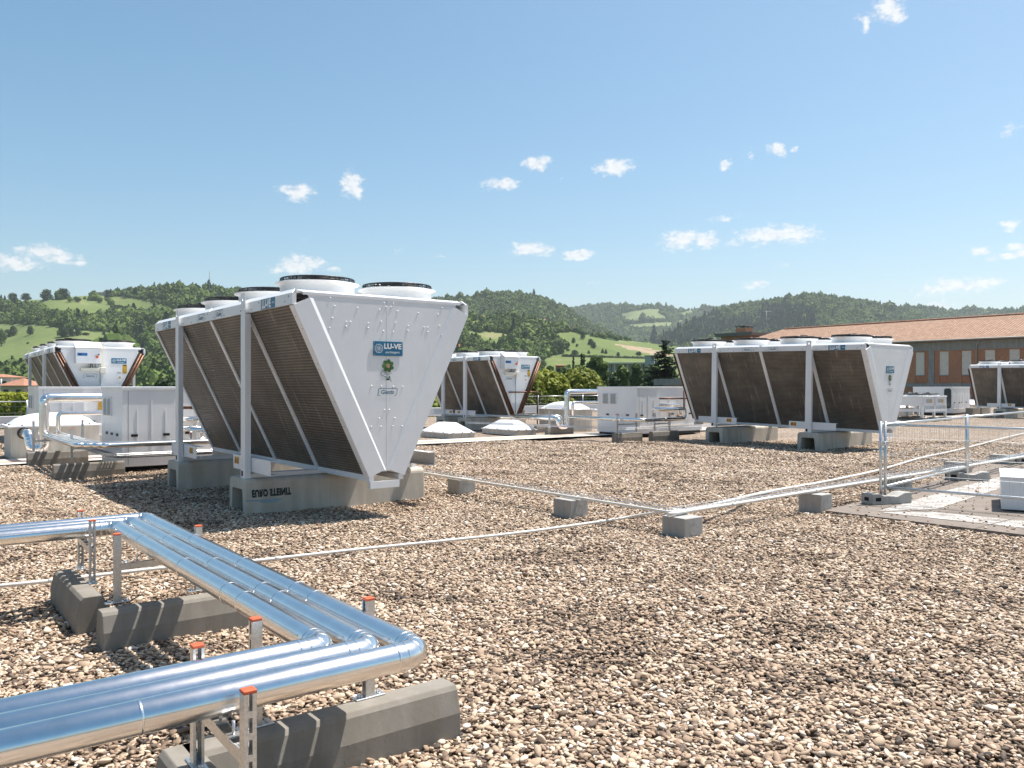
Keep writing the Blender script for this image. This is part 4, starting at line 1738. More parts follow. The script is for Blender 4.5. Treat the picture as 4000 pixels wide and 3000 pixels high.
# ------------------------------------------------------------------ fence panels
def foot(label, c, d, L=.66):
    """concrete fence foot with a saddle in the middle"""
    mb = MB()
    hw = .115
    prof = [(-L / 2, -.02), (L / 2, -.02), (L / 2, .135), (L / 2 - .12, .135), (L / 2 - .22, .09), (.06, .085), (-.06, .10), (-L / 2 + .2, .10), (-L / 2 + .12, .135), (-L / 2, .135)]
    mb.prism([Vector((x, -hw, z)) for x, z in prof], Vector((0, 2 * hw, 0)))
    o = mb.build('ballast_block', M['block'], bevel=.008)
    m = MB()
    quad(m, Vector((-L / 2 + .10, -hw - .0015, .055)), Vector((1, 0, 0)), ZUP, .09, .05)
    quad(m, Vector((-L / 2 - .0015, 0, .055)), Vector((0, -1, 0)), ZUP, .09, .05)
    quad(m, Vector((L / 2 + .0015, 0, .055)), Vector((0, 1, 0)), ZUP, .09, .05)
    m.build('grip_hole', M['dark_slot'], o)
    o.location = (c.x, c.y, 0.03)
    o.rotation_euler = (0, 0, math.atan2(d.y, d.x))
    return tag(o, label, 'fence weight', 'concrete feet of the fence')


def fence_panel(label, a, b, z0=.10, H=1.06, group='galvanised mesh fence panels', pitch=.115):
    """one temporary fence panel: two end posts, two rails and wire mesh"""
    a, b = Vector((a.x, a.y, 0)), Vector((b.x, b.y, 0))
    d = b - a
    L = d.length
    root = thing('wire_fence', label, 'fence', (a.x, a.y, z0), math.atan2(d.y, d.x), group)
    for x in (0.0, L):
        m = MB()
        m.tube([(x, 0, 0), (x, 0, H)], .0205, 12)
        m.build('post', M['galv'], root)
    for z in (.13, H - .05):
        m = MB()
        m.tube([(0.021, 0, z), (L - .021, 0, z)], .019, 10)
        m.build('rail', M['galv'], root)
    m = MB()
    n = int(L / pitch)
    for k in range(1, n):
        x = k * L / n
        m.tube([(x, .0, .10), (x, 0, H - .03)], .0024, 3, False, False)
    for z in (.33, .58, .83):
        m.tube([(0, 0.003, z), (L, .003, z)], .0024, 3, False, False)
    m.build('wire_mesh', M['galv'], root)
    return root


F1 = Vector((5.17, 11.58, 0))
F2 = Vector((7.98, 14.50, 0))
fd = (F2 - F1).normalized()
fence_panel('fence panel running right and away from the double post to the second post', F1, F2)
F3 = F2 + fd * 4.35
fence_panel('fence panel behind the second fence post, running off the right edge', F2 + fd * .05, F3)
F1b = F1 + Vector((.075, .02, 0))
F4 = F1b + Vector((.735, -.678, 0)) * 3.4
fence_panel('fence panel coming towards the camera in front of the white box', F1b, F4)
mb = MB()
mb.box((-.03, -.035, -.03), (.11, .035, .03))
mb.tube([(.04, -.06, 0), (.04, .06, 0)], .011, 6)
o = mb.build('fence_clamp', M['galv'], bevel=.006)
o.location = (F1.x, F1.y, .85)
o.rotation_euler = (0, 0, .2)
tag(o, 'steel clamp joining the double fence posts', 'clamp')
foot('concrete fence foot under the double post', F1 + Vector((.08, 0, 0)), Vector((.96, .28, 0)))
foot('concrete fence foot under the second post, behind the mesh', F2 + Vector((-.02, -.05, 0)), Vector((.96, -.28, 0)))
foot('concrete fence foot cut by the right edge of the picture', F3, Vector((.96, .28, 0)))
# white roof hatch box beyond the fence
c = G(3911, 1998)
hb = thing('roof_hatch', 'plain white metal box on the paving beyond the fence at the right edge', 'roof hatch', (c.x, c.y, 0), math.atan2(-.50, .866))
mb = MB()
mb.box((0, 0, .03), (1.3, 1.3, .44))
mb.build('body', M['white'], hb, .006)
mb = MB()
mb.box((-.012, -.012, .4402), (1.312, 1.312, .462))
mb.build('lid', M['white'], hb, .006)


# ------------------------------------------------------------------ skylights
def pyramid_skylight(label, c, a, b):
    root = thing('skylight', label, 'skylight', (c.x, c.y, 0), YAW, 'low pyramid skylights')
    m = MB()
    m.box((-a, 0, -.03), (0, b, .13))
    m.build('base', M['upstand'], root, .01)
    m = MB()
    m.box((-a - .03, -.03, .13), (.03, b + .03, .165))
    fr = m.build('rim', M['white'], root, .006)
    m = MB()
    z0, z1 = .165, .47
    k = .30
    q = [Vector((-a, 0, z0)), Vector((0, 0, z0)), Vector((0, b, z0)), Vector((-a, b, z0))]
    t = [Vector((-a + a * k, b * k * 1.2, z1)), Vector((-a * k, b * k * 1.2, z1)), Vector((-a * k, b - b * k * 1.2, z1)), Vector((-a + a * k, b - b * k * 1.2, z1))]
    m.add(q + t, [(4, 5, 6, 7)] + [(i, (i + 1) % 4, 4 + (i + 1) % 4, 4 + i) for i in range(4)])
    m.build('dome', M['dome'], root, .02)
    for f in (.15, .5, .85):
        for (x, y, r) in ((.034, b * f, Vector((0, 1, 0))), (-a * f, -.034, Vector((1, 0, 0)))):
            m = MB()
            p = Vector((x, y, .14))
            m.box((p.x - .012 - r.x * .02, p.y - .012 - r.y * .02, .10), (p.x + .012 + r.x * .02, p.y + .012 + r.y * .02, .185))
            m.build('latch', M['galv'], fr)
    return root


pyramid_skylight('low white pyramid skylight, left of the two behind the nearest cooler', G(1753, 1712), 1.75, 1.0)
pyramid_skylight('low white pyramid skylight, right of the two and nearer the pipes', G(2010, 1699), 1.90, .95)


def dome_skylight(label, c, a, b, h=.72):
    root = thing('skylight', label, 'skylight', (c.x, c.y, 0), YAW, 'domed skylights on pale upstands')
    m = MB()
    m.box((-a, 0, -.03), (0, b, h - .04))
    m.build('base', M['upstand'], root, .01)
    m = MB()
    m.box((-a - .06, -.06, h - .04), (.06, b + .06, h))
    rim = m.build('rim', M['white'], root, .01)
    m = MB()
    n, k = 14, 14
    vs, fs = [], []
    for j in range(k + 1):
        for i in range(n + 1):
            x, y = i / n * 2 - 1, j / k * 2 - 1
            e = max(0.0, (1 - abs(x) ** 2.6) * (1 - abs(y) ** 2.6))
            vs.append((-a / 2 + x * (a / 2 - .03), b / 2 + y * (b / 2 - .03), h + .27 * e ** .62))
    for j in range(k):
        for i in range(n):
            q = j * (n + 1) + i
            fs.append((q, q + 1, q + n + 2, q + n + 1))
    m.add(vs, fs, True)
    m.build('dome', M['dome'], root)
    for (x, y) in ((0, b * .12), (0, b * .5), (0, b * .88), (-a * .3, 0), (-a * .8, 0)):
        m = MB()
        m.ball((x, y, h + .012), .022, 8, 5)
        m.build('bolt', M['black'], rim)
    return root


dome_skylight('domed white skylight on a tall pale box behind the big bent pipe at the left', G(43, 1797), 1.3, 1.8, .76)
dome_skylight('domed white skylight on a pale box left of the middle white cabinet', G(2240, 1683), 2.0, .95, .80)
dome_skylight('white skylight dome far back under the small fan condenser', Vector((21.5, 46.5, 0)), 2.0, 2.2, .45)
dome_skylight('white skylight dome far back beside the farthest cooler', Vector((28.3, 50.5, 0)), 2.0, 2.2, .55)


# ------------------------------------------------------------------ white air handling cabinets
def ahu(label, c, w1=1.05, w2=2.6, dp=1.86, h=1.64, rz=YAW, grilles=True, window=False, group='white air handling cabinets'):
    """two-module cabinet; c = the corner nearest the camera"""
    root = thing('air_handler', label, 'air handler', (c.x, c.y, 0), rz, group)
    zb = .10
    rec = .35
    side = None
    mods = [(0.0, w1, 0.0), (w1 + .003, w1 + w2, -rec)]
    m = MB()
    m.box((-dp + .04, .04, 0), (-.04 - rec, w1 + w2 - .04, zb))
    m.build('plinth', M['black'], root)
    for (y0, y1, x1) in mods:
        m = MB()
        m.box((-dp, y0, zb), (x1, y1, h - .06))
        cas = m
        m = MB()
        m.box((-dp - .015, y0 - .015 if y0 == 0 else y0, h - .06), (x1 + .018, y1 + (.015 if y1 > w1 + .5 else 0), h))
        m.build('roof', M['white'], root, .006)
        m = cas
        nn = 4 if y0 == 0 else 6
        for k in range(1, nn):
            y = y0 + (y1 - y0) * k / nn
            zt = h - .25 if k % 2 == 0 else h - .45
            m.box((x1 + .0005, y - .010, zb + .45 if k % 2 else zb + .30), (x1 + .009, y + .010, zt))
        m.cur = 1
        quad(m, Vector((x1 + .0015, y0 + .10 if y0 == 0 else y0 + .006, (h + zb) / 2 - .02)), Vector((0, 1, 0)), ZUP, .007, h - zb - .12)
        body = m.build('casing', [M['white'], M['dark_slot']], root)
        m = MB()
        m.box((x1 + .001, y0 + .02, zb + .20), (x1 + .018, y1 - .02, zb + .232))
        m.build('base_rail', M['alu'], body)
        for q in (.20, .76) if y0 == 0 else (.10, .40, .75):
            y = y0 + (y1 - y0) * q
            m = MB()
            m.box((x1 + .010, y - .06, .675), (x1 + .028, y + .06, .725))
            m.build('handle', M['black'], body)
        side = side if y0 else body
    r = Vector((1, 0, 0))
    # left flank: seams, handles, grilles or a round-cornered window
    for x in (-.42, -.90, -1.36):
        m = MB()
        m.box((x - .06, -.02, .675), (x + .06, -.001, .725))
        m.build('handle', M['black'], root)
    if grilles:
        for x in (-1.45, -1.08):
            m = MB()
            m.box((x - .16, -.025, 1.05), (x + .16, -.0005, 1.42))
            m.cur = 1
            for k in range(12):
                z = 1.085 + k * .027
                m.prism([Vector((x - .125, -.026, z)), Vector((x - .125, -.036, z - .012)), Vector((x - .125, -.030, z - .014)), Vector((x - .125, -.0255, z - .004))], Vector((.25, 0, 0)))
            m.box((x - .128, -.0262, 1.065), (x + .128, -.0255, 1.405))
            m.build('grille', [M['white'], M['grille']], root)
    if window:
        m = MB()
        pts = []
        cx, cz, hw, hh, rr = -.28, .95, .20, .58, .13
        for (sx, sz, a0) in ((1, 1, 0), (-1, 1, 90), (-1, -1, 180), (1, -1, 270)):
            for k in range(5):
                a = rad(a0 + k * 22.5)
                pts.append(Vector((cx + sx * (hw - rr) + rr * math.cos(a), -.004, cz + sz * (hh - rr) + rr * math.sin(a))))
        m.prism(pts, Vector((0, -.012, 0)))
        m.build('window', M['glass_dark'], root)
    return root


c1 = G(479, 1845)
ahu_l = ahu('white cabinet behind the legs of the nearest cooler, bundle of small pipes in front', Vector((-7.47, 15.84, 0)))
ahu_m = ahu('white cabinet in the middle of the roof with two square grilles facing left', Vector((4.07, 26.9, 0)))
ahu_b = ahu('white cabinet below the control box of the cooler in front of the meadow hill', Vector((-12.15, 21.2, 0)), grilles=True)
m = MB()
plate(m, Vector((.02, 1.9 - .35, 1.15)) + Vector((-.35, 0, 0)), Vector((0, 1, 0)), ZUP, .20, .26, .003)
m.build('yellow_notice', M['yellow'], ahu_b)
ahu_r = ahu('white cabinet with a tall dark window beside the small fan condenser', Vector((25.4, 47.6, 0)), 1.05, 1.9, 2.3, 1.62, grilles=False, window=True)

# ------------------------------------------------------------------ pipes of the left group
def pipe(label, path, r, bend=None, bands=(), group=None, n=18, mat='alu', cat='pipe'):
    path = [Vector(p) for p in path]
    b = bend or r * 1.6
    bd = list(bands)
    for i in range(1, len(path) - 1):
        for q in (path[i - 1], path[i + 1]):
            d = (q - path[i]).normalized()
            if (q - path[i]).length > b * 2.4:
                bd.append((path[i] + d * (b * 1.15), d))
    for i in range(len(path) - 1):
        L = (path[i + 1] - path[i]).length
        d = (path[i + 1] - path[i]).normalized()
        k = 1
        while k * 1.0 < L - .4:
            bd.append((path[i] + d * (k * 1.0), d))
            k += 1
    return tag(pipe_mb(path, r, b, n, bd, 5).build('insulated_pipe', M[mat]), label, cat, group)


vp = Vector((-10.2, 18.0, 0))
pipe('thick shiny bent pipe rising in front of the left domed skylight and behind the cabinet',
     [vp - V * .30 - U * 1.15 + ZUP * .60, vp - V * .26 - U * .22 + ZUP * .60, vp - V * .24 - U * .12 + ZUP * .29, vp + ZUP * .29, vp + ZUP * 1.40, vp + V * 2.6 + ZUP * 1.40], .102, .13)
mb = MB()
mb.tube([vp - V * .28 - U * .84 + ZUP * .60, vp - V * .28 - U * .90 + ZUP * .60], .13, 18)
tag(mb.build('pipe_collar', M['black']), 'black collar where the thick bent pipe enters the left domed skylight box', 'collar')
vs_ = Vector((-10.0, 18.2, 0))
pipe('thin shiny bent pipe right of the thick one at the left skylight',
     [vs_ - U * .3 + ZUP * .60, vs_ + ZUP * .60, vs_ + ZUP * 1.05, vs_ + V * 2.4 + ZUP * 1.05], .048, .09)
for k in range(4):
    off = (k - 1.5) * .125
    corner = Vector((-7.46, 14.62, .60)) - (V + U) * 0 + (V + U) * (off)
    st_ = corner - U * 4.6
    if k % 2 == 0:
        st_ = corner - U * 3.6
    en = corner + V * (2.15 + .12 * k)
    path = [st_, corner, en]
    if k >= 2:
        path += [en + ZUP * (.22 + .2 * (k - 2)), en - V * .75 + ZUP * (.22 + .2 * (k - 2)) - U * .08]
    pipe('%s of four thin shiny pipes bending before the left white cabinet' % ['front one', 'second from the front', 'third from the front', 'rearmost'][k],
         path, .046, .075, group='four thin pipes by the left cabinet')
s5 = G(209, 1870)
sleeper('sleeper with broad pipe shadows just left of the nearest cooler', s5 - U * .08, V, 1.18, .25)
s4 = G(107, 1818)
sleeper('sleeper standing right in front of the left domed skylight', s4 - U * .08, V, 1.15, .27)
p1 = s5 + V * .55 - U * .08
support('strut frame holding four thin pipes at the left cabinet', G(280, 1715, .62) , G(280, 1715, .62) + V * 1.0, .25, .82, .44, studs=4, pz=.55)
support('strut frame in front of the left domed skylight', s4 + V * .12 - U * .08, s4 + V * 1.05 - U * .08, .27, .92, .50, studs=3, pz=.56)
support('strut frame half hidden by the leg of the nearest cooler', Vector((-6.05, 15.55, 0)), Vector((-6.05, 15.55, 0)) - U * .7, .02, .78, .46)
tray('wire mesh cable tray curving below the thin pipes at the left cabinet', Vector((-8.7, 17.0, 0)), Vector((-7.1, 14.9, 0)), .36, .28, .06, .10)
tray('wire mesh cable tray along the foot of the left white cabinet', Vector((-7.1, 14.9, 0)), Vector((-5.0, 16.5, 0)), .36, .28, .06, .10)
for k in range(5):
    o = (k - 2) * .05
    q = Vector((-7.1, 14.9, .372))
    conduit('grey cable in the wire tray at the foot of the left white cabinet', [q - U * 2.5 + V * o, q - U * 1.0 + V * o, q - U * .15 + V * (o + .02) , q + V * .3 - U * (o), q + V * 2.5 - U * o], .012, 'cable_grey')['group'] = 'cables in the left wire tray'

# ------------------------------------------------------------------ pipes of the middle group
vm = Vector((1.85, 27.9, 0))
pipe('thick shiny pipe with a U bend left of the middle white cabinet',
     [vm - V * .36 - U * 2.3 + ZUP * .57, vm - V * .36 + ZUP * .57, vm - V * .36 + ZUP * .28, vm + ZUP * .28, vm + ZUP * 1.47, vm + V * 2.6 + ZUP * 1.47], .086, .13)
pipe('shiny pipe lying behind the U bend pipe at the foot of the middle cooler',
     [vm - V * .02 - U * 2.6 + ZUP * .60, vm - V * .02 - U * .6 + ZUP * .60, vm + V * .25 - U * .6 + ZUP * .60, vm + V * .25 - U * .6 + ZUP * .2], .066, .12)
vm2 = vm + V * .22 + U * .05
pipe('thin shiny bent pipe beside the thick vertical one, passing behind the middle cabinet',
     [vm2 + ZUP * .60, vm2 + ZUP * 1.10, vm2 + V * 2.2 + ZUP * 1.10], .048, .09)
cm = Vector((3.80, 24.15, .66))
pipe('long shiny pipe bending around the front corner of the middle white cabinet',
     [Vector((1.86, 26.62, .66)), cm, cm + V * 1.75], .056, .09)
pipe('second long shiny pipe behind the front one at the middle white cabinet',
     [Vector((1.95, 26.75, .66)), cm + (V - U) * .14, cm + (V - U) * .14 + V * 1.9, cm + (V - U) * .14 + V * 1.9 + ZUP * .30, cm - U * .5 + V * 1.0 + ZUP * .30], .050, .08)
a = Vector((4.07, 26.9, 0)) + V * 1.06
pipe('upper shiny pipe loop leaving the side of the middle white cabinet', [a - U * .18 + ZUP * 1.02, a - U * .18 + V * 1.25 + ZUP * 1.02, a - U * .18 + V * 1.25 + ZUP * .62], .052, .09)
pipe('lower shiny pipe loop leaving the side of the middle white cabinet', [a - U * .12 + ZUP * .84, a - U * .12 + V * 1.02 + ZUP * .84, a - U * .12 + V * 1.02 + ZUP * .60], .050, .09)
pipe('dark copper pipe crossing from the middle cabinet to the right cooler', [a - U * .15 + ZUP * 1.24, a - U * .15 + V * 1.9 + ZUP * 1.23], .030, n=10, mat='copper')
pipe('dark copper pipe dropping beside the right cooler', [a - U * .10 + V * 1.35 + ZUP * 1.5, a - U * .10 + V * 1.35 + ZUP * .62, a + V * .9 + ZUP * .62], .028, n=10, mat='copper')
a = Vector((-7.47, 15.84, 0)) + V * 1.06
pipe('bent shiny pipe loop at the side of the left cabinet, behind the cooler leg', [a - U * .18 + ZUP * .98, a - U * .18 + V * .62 + ZUP * .98, a - U * .18 + V * .62 + ZUP * .55, a + U * .1 + V * .30 + ZUP * .55], .062, .10)
pipe('lower shiny pipe stub at the side of the left cabinet', [a - U * .12 + ZUP * .80, a - U * .12 + V * .45 + ZUP * .80, a - U * .12 + V * .45 + ZUP * .55], .050, .09)
pipe('dark pipe stub above the shiny loop at the left cabinet', [a - U * .15 + ZUP * 1.22, a - U * .15 + V * .95 + ZUP * 1.21], .030, n=10, mat='copper')
# copper line crossing the end of the middle cooler
ce = Vector((-1.298, 33.298, .445)) + U * (1.5 * QL + .05)
pipe('brown copper pipe crossing the end of the middle cooler and dropping to the roof', [ce - V * .33 + ZUP * .98, ce + V * 1.06 + ZUP * .99, ce + V * 1.06 - ZUP * .42], .026, .09, n=10, mat='copper')
be_ = Vector((-14.04, 26.89, .43)) + U * (2 * QL + .06)
pipe('brown copper pipe along the foot of the cooler in front of the meadow hill', [be_ - V * .75 + ZUP * .85, be_ + V * .75 + ZUP * .85], .034, n=10, mat='copper')
s6 = G(2141, 1702)
sleeper('sleeper in front of the thick U bend pipe', s6 - U * .08, V, 1.12, .28)
s7 = G(2406, 1725)
sleeper('sleeper with narrow pipe shadows at the front corner of the middle cabinet', s7 - U * .08, V, 1.12, .24)
s8 = G(2550, 1718)
sleeper('shaded sleeper between the middle cabinet and the right cooler', s8 - U * .08, V, 1.2, .25)
s9 = G(2097, 1687)
sleeper('shaded sleeper behind the right pyramid skylight', s9 - U * .08, V, .62, .26)
support('strut frame left of the thick U bend pipe', s6 + V * .12 - U * .08, s6 + V * .95 - U * .08, .28, .86, .52, studs=2, pz=.56)
support('strut frame under the long pipe at the corner of the middle cabinet', s7 + V * .12 - U * .08, s7 + V * .95 - U * .08, .24, .82, .50, studs=3, pz=.61)
support('strut frame under the pipe loops beside the right cooler', s8 + V * .16 - U * .08, s8 + V * .85 - U * .08, .25, .82, .48, studs=3, pz=.61)
tray('rusty cable tray running low from the U bend pipe past the middle cabinet', Vector((-1.6, 29.5, 0)), Vector((3.4, 25.0, 0)), .34, .20, .05, .14)
tray('cable tray along the foot of the middle white cabinet', Vector((3.4, 25.0, 0)), Vector((7.2, 27.9, 0)), .34, .20, .05, .14)
mb = MB()
mb.tube(fillet([Vector((6.35, 25.6, .45)), Vector((6.33, 25.62, .22)), Vector((6.1, 25.45, .16))], .12, 5), .022, 8)
tag(mb.build('drain_hose', M['cable_blue']), 'short grey drain hose curling under the left end of the right cooler', 'hose')

# ------------------------------------------------------------------ small fan condenser far right
fc = G(3622, 1646)
fr = thing('fan_condenser', 'low white condenser on legs with two rows of black fans before the brick building', 'fan condenser', (19.4, 39.0, 0), YAW)
W2, L2 = 2.35, 4.2
m = MB()
m.box((-L2, 0, .72), (0, W2, 1.14))
body = m.build('body', M['white'], fr, .01)
m = MB()
m.box((-L2 - .03, -.03, 1.1405), (.03, W2 + .03, 1.17))
m.build('top_frame', M['white'], fr, .006)
for i in range(4):
    for y in (.6, 1.75):
        m = MB()
        x = -.55 - i * 1.03
        m.lathe([(.44, 1.165), (.44, 1.215), (.47, 1.225), (.44, 1.235)], 24, (x, y, 0))
        fs_ = m.build('fan_shroud', M['white_gloss'], fr)
        m = MB()
        for R, z in ((.44, 1.30), (.44, 1.25), (.33, 1.31), (.22, 1.315)):
            m.ring((x, y, z), R, .012, 22, 4)
        for k in range(16):
            a = 2 * PI * k / 16
            e = Vector((math.cos(a), math.sin(a), 0))
            m.tube([Vector((x, y, 1.24)) + e * .44, Vector((x, y, 1.30)) + e * .44, Vector((x, y, 1.31)) + e * .1], .008, 3, False, False)
        m.lathe([(0, 1.36), (.14, 1.35), (.15, 1.26), (0, 1.26)], 14, (x, y, 0))
        m.build('fan_guard', M['fan_black'], fs_)
for x in (-.05, -1.35, -2.7, -L2 + .05):
    for y in (.04, W2 / 2, W2 - .04):
        m = MB()
        m.box((x - .05, y - .05, .17), (x + .05, y + .05, 1.20 if x > -.1 else .72))
        m.build('leg', M['white'], fr)
m = MB()
m.box((.052, .10, .44), (.062, W2 - .10, .56))
m.build('brace', M['white'], fr)
m = MB()
m.box((-L2 + .1, -.012, .44), (-.11, -.002, .56))
m.build('brace', M['white'], fr)
for y in (.62, 1.75):
    m = MB()
    plate(m, Vector((.001, y, .95)), Vector((0, 1, 0)), ZUP, .56, .18, .004)
    ys = m.build('warning_sticker', M['grille'], fr)
    m = MB()
    plate(m, Vector((.0055, y + .19, .95)), Vector((0, 1, 0)), ZUP, .14, .15, .002)
    m.build('sticker_symbol', M['yellow'], ys)
base = Vector((19.4, 39.0, 0))
for x in (-.05, -1.35, -2.7):
    for y, w in ((.04, 'front'), (W2 / 2, 'middle'), (W2 - .04, 'rear')):
        p = base + U * x + V * y
        mb = MB()
        mb.box((-.28, -.2, -.02), (.28, .2, .17))
        o = mb.build('concrete_block', M['sleeper'], bevel=.01)
        o.location = p
        o.rotation_euler = (0, 0, YAW + PI / 2)
        q = {-.05: 'right', -1.35: 'middle', -2.7: 'left'}[x]
        tag(o, 'dark concrete block under the %s leg of the fan condenser, %s row' % (w, q), 'concrete block', 'dark blocks under the fan condenser')
for i, (px, py) in enumerate(((3800, 1622), (3835, 1620))):
    p = G(px, py)
    mb = MB()
    mb.box((-.45, -.2, -.02), (.45, .2, .42))
    o = mb.build('concrete_block', M['sleeper'], bevel=.01)
    o.location = p
    o.rotation_euler = (0, 0, YAW + PI / 2)
    tag(o, ['dark concrete block left of the farthest cooler, nearer the cabinet', 'brownish concrete block left of the farthest cooler, next to its beam'][i], 'concrete block')

# ------------------------------------------------------------------ parapet and rail at the back
mb = MB()
a, b = PB - PD * 34, PB + PD * 92
nrm = Vector((-PD.y, PD.x, 0))
mb.prism([a, b, b + nrm * .35, a + nrm * .35], Vector((0, 0, .42)))
pw = mb.build('parapet_wall', M['parapet'])
tag(pw, 'low white metal parapet along the far edge of the roof', 'parapet')
mb = MB()
mb.prism([a - nrm * .03 + ZUP * .4205, b - nrm * .03 + ZUP * .4205, b + nrm * .40 + ZUP * .4205, a + nrm * .40 + ZUP * .4205], Vector((0, 0, .03)))
mb.build('coping', M['parapet'], pw)
for (t0, t1, lb) in ((-2.65, .84, 'mesh fence in front of the white parapet, cut by the left picture edge'), (.88, 4.4, 'mesh fence in front of the white parapet, ending behind the left skylight'),
                     (24.2, 28.03, 'mesh fence at the parapet behind the right end of the middle cooler'), (28.07, 31.88, 'mesh fence at the parapet behind the domed skylight and the thick bent pipe'),
                     (31.92, 35.7, 'mesh fence at the parapet running behind the middle white cabinet')):
    fence_panel(lb, PB + PD * t0 - nrm * .5, PB + PD * t1 - nrm * .5, .02, 1.08, 'mesh fence panels along the parapet', .2)

# ------------------------------------------------------------------ brick building on the right
def bpt(t, off, z):
    """point on the long brick building: t metres along U from its reference, off metres behind the wall"""
    p = Vector((.62 * 75, 75, 0)) + U * t + V * off
    return Vector((p.x, p.y, z))


bb = thing('brick_building', 'long red brick building with pale blinds and a clay tile roof at the right', 'building', bpt(0, 0, 0), YAW)
LB, RB = -34.0, 22.0                                     # along its own x
wz0, wz1 = -9.0, 6.05
COLS = [-8.30 + 8.65 * j for j in range(-3, 4) if LB < -8.30 + 8.65 * j < RB]
xs = sorted(q + 1.19 + 2.1 * k for q in [-8.30 + 8.65 * j for j in range(-4, 4)] for k in range(4) if LB + 1 < q + 1.19 + 2.1 * k < RB - 1)
m = MB()
ww = .88
rows = [(2.75, 5.05), (-1.9, .9)]
edges = sorted(xs)
# wall built as piers and spandrels so the windows are real recesses
prev = LB
for xx in edges:
    m.box((prev, 0, wz0), (xx - ww / 2, .35, wz1))
    for (za, zb2) in ((wz0, rows[1][0] - .75), (rows[1][1], rows[0][0] - .78), (rows[0][1], wz1)):
        m.box((xx - ww / 2 + .001, 0, za), (xx + ww / 2 - .001, .35, zb2))
    prev = xx + ww / 2
m.box((prev, 0, wz0), (RB, .35, wz1))
m.build('wall', M['brick'], bb)
m = MB()
m.box((LB, .36, wz0), (RB, 13.5, wz1 - .2))
m.build('inner_wall', M['slab'], bb)
for xx in edges:
    for ri, (za, zb2) in enumerate(rows):
        m = MB()
        m.box((xx - ww / 2 + .002, .06, za), (xx + ww / 2 - .002, .20, zb2 - .002))
        w = m.build('window', M['blind'], bb)
        m = MB()
        m.box((xx - ww / 2 - .04, -.06, za - .06), (xx + ww / 2 + .04, .058, za - .002))
        m.build('sill', M['slab'], w)
        m = MB()
        m.box((xx - ww / 2 + .003, .05, za - .76), (xx + ww / 2 - .003, .20, za - .062))
        m.build('brick_grille', M['brick_light'], w)
for (za, zb2) in ((1.55, 1.95), (5.15, 6.0), (-3.6, -3.0)):
    m = MB()
    m.box((LB - .02, -.07, za), (RB, -.003, zb2))
    m.build('floor_band', M['slab'], bb)
for q in COLS:
    m = MB()
    m.box((q - .27, -.085, wz0), (q + .27, -.0035, 5.149))
    m.build('pillar', M['slab'], bb)
for q in (-4.05, -21.4):
    m = MB()
    m.tube([(q, -.16, -8.9), (q, -.16, 5.4), (q + .35, -.45, 6.0)], .065, 8)
    m.build('downpipe', M['gutter'], bb)
m = MB()
m.box((LB - .6, -.62, 6.05), (RB, -.02, 6.10))
m.tube([(LB - .6, -.66, 6.12), (RB, -.66, 6.12)], .085, 8)
m.build('gutter', M['gutter'], bb)
# roof: two slopes with a hip at the far end; tiles laid in the sheet's own x-y plane
rise, half = 2.42, 7.0
sl_len = math.hypot(half + .6, rise * (half + .6) / half)
for s in (0, 1):
    hipw = 4.5
    if not s:
        vs = [(LB - .5, 0, 0), (RB, 0, 0), (RB, sl_len, 0), (LB - .5 + hipw, sl_len, 0)]
    else:
        vs = [(-RB, 0, 0), (-LB + .5, 0, 0), (-LB + .5 - hipw, sl_len, 0), (-RB, sl_len, 0)]
    b_ = MB()
    b_.prism([Vector(v_) for v_ in vs], Vector((0, 0, -.06)))
    rf = b_.build('roof', M['tile'], bb)
    ang = math.atan2(rise, half)
    if not s:
        rf.location = (0, -.6, 6.13)
        rf.rotation_euler = (ang, 0, 0)
    else:
        rf.location = (0, 14.6, 6.13)
        rf.rotation_euler = (ang, 0, PI)
m = MB()
zr_ = 6.13 + math.sin(math.atan2(rise, half)) * sl_len
m.add([(LB - .5, -.6, 6.131), (LB - .5, 14.6, 6.131), (LB - .5 + 4.5, 7.0, zr_)], [(0, 2, 1)])
m.build('roof_hip', M['tile'], bb)
m = MB()
m.tube([(LB + 4.2, 7.0, zr_ + .01), (RB, 7.0, zr_ + .01)], .13, 8)
m.build('ridge_tiles', M['tile_far'], bb)

tw_c = AT(2933, 1340, 112)
tw = thing('brick_tower', 'flat-roofed brick stair tower left of the tiled roof', 'building', (tw_c.x, tw_c.y, 0), YAW)
m = MB()
m.box((-2.6, -3.0, -9), (2.2, 3.0, 8.35))
m.build('wall', M['brick'], tw)
m = MB()
m.box((-3.2, -3.6, 8.35), (2.8, 3.6, 8.62))
m.box((-3.3, -3.7, 8.62), (2.9, 3.7, 8.80))
rfo = m.build('roof', M['shutter'], tw)
m = MB()
m.box((-1.55, -1.2, 8.81), (.05, .4, 9.55))
ch = m.build('chimney', M['brick'], tw)
m = MB()
m.box((-1.7, -1.35, 9.75), (.2, .55, 9.88))
for (x_, y_) in ((-1.5, -1.15), (0, -1.15), (0, .35), (-1.5, .35), (-.75, -1.15), (-.75, .35)):
    m.box((x_ - .08, y_ - .08, 9.551), (x_ + .08, y_ + .08, 9.749))
m.build('chimney_cover', M['shutter'], ch)
an = thing('tv_antenna', 'thin rooftop television aerial on a mast beside the brick tower', 'antenna', AT(2994, 1300, 112) - ZUP * .6)
m = MB()
m.tube([(0, 0, 0), (0, 0, 3.6)], .04, 6)
m.build('mast', M['gutter'], an)
m = MB()
m.tube([(-.5, 0, 3.45), (.7, 0, 3.5)], .025, 5)
for q in range(6):
    x_ = -.45 + q * .2
    m.tube([(x_, -.35, 3.45 + .02 * q), (x_, .35, 3.45 + .02 * q)], .018, 4)
m.tube([(-.25, 0, 2.5), (.4, 0, 2.5)], .03, 5)
m.box((-.12, -.1, 1.7), (.02, .1, 2.0))
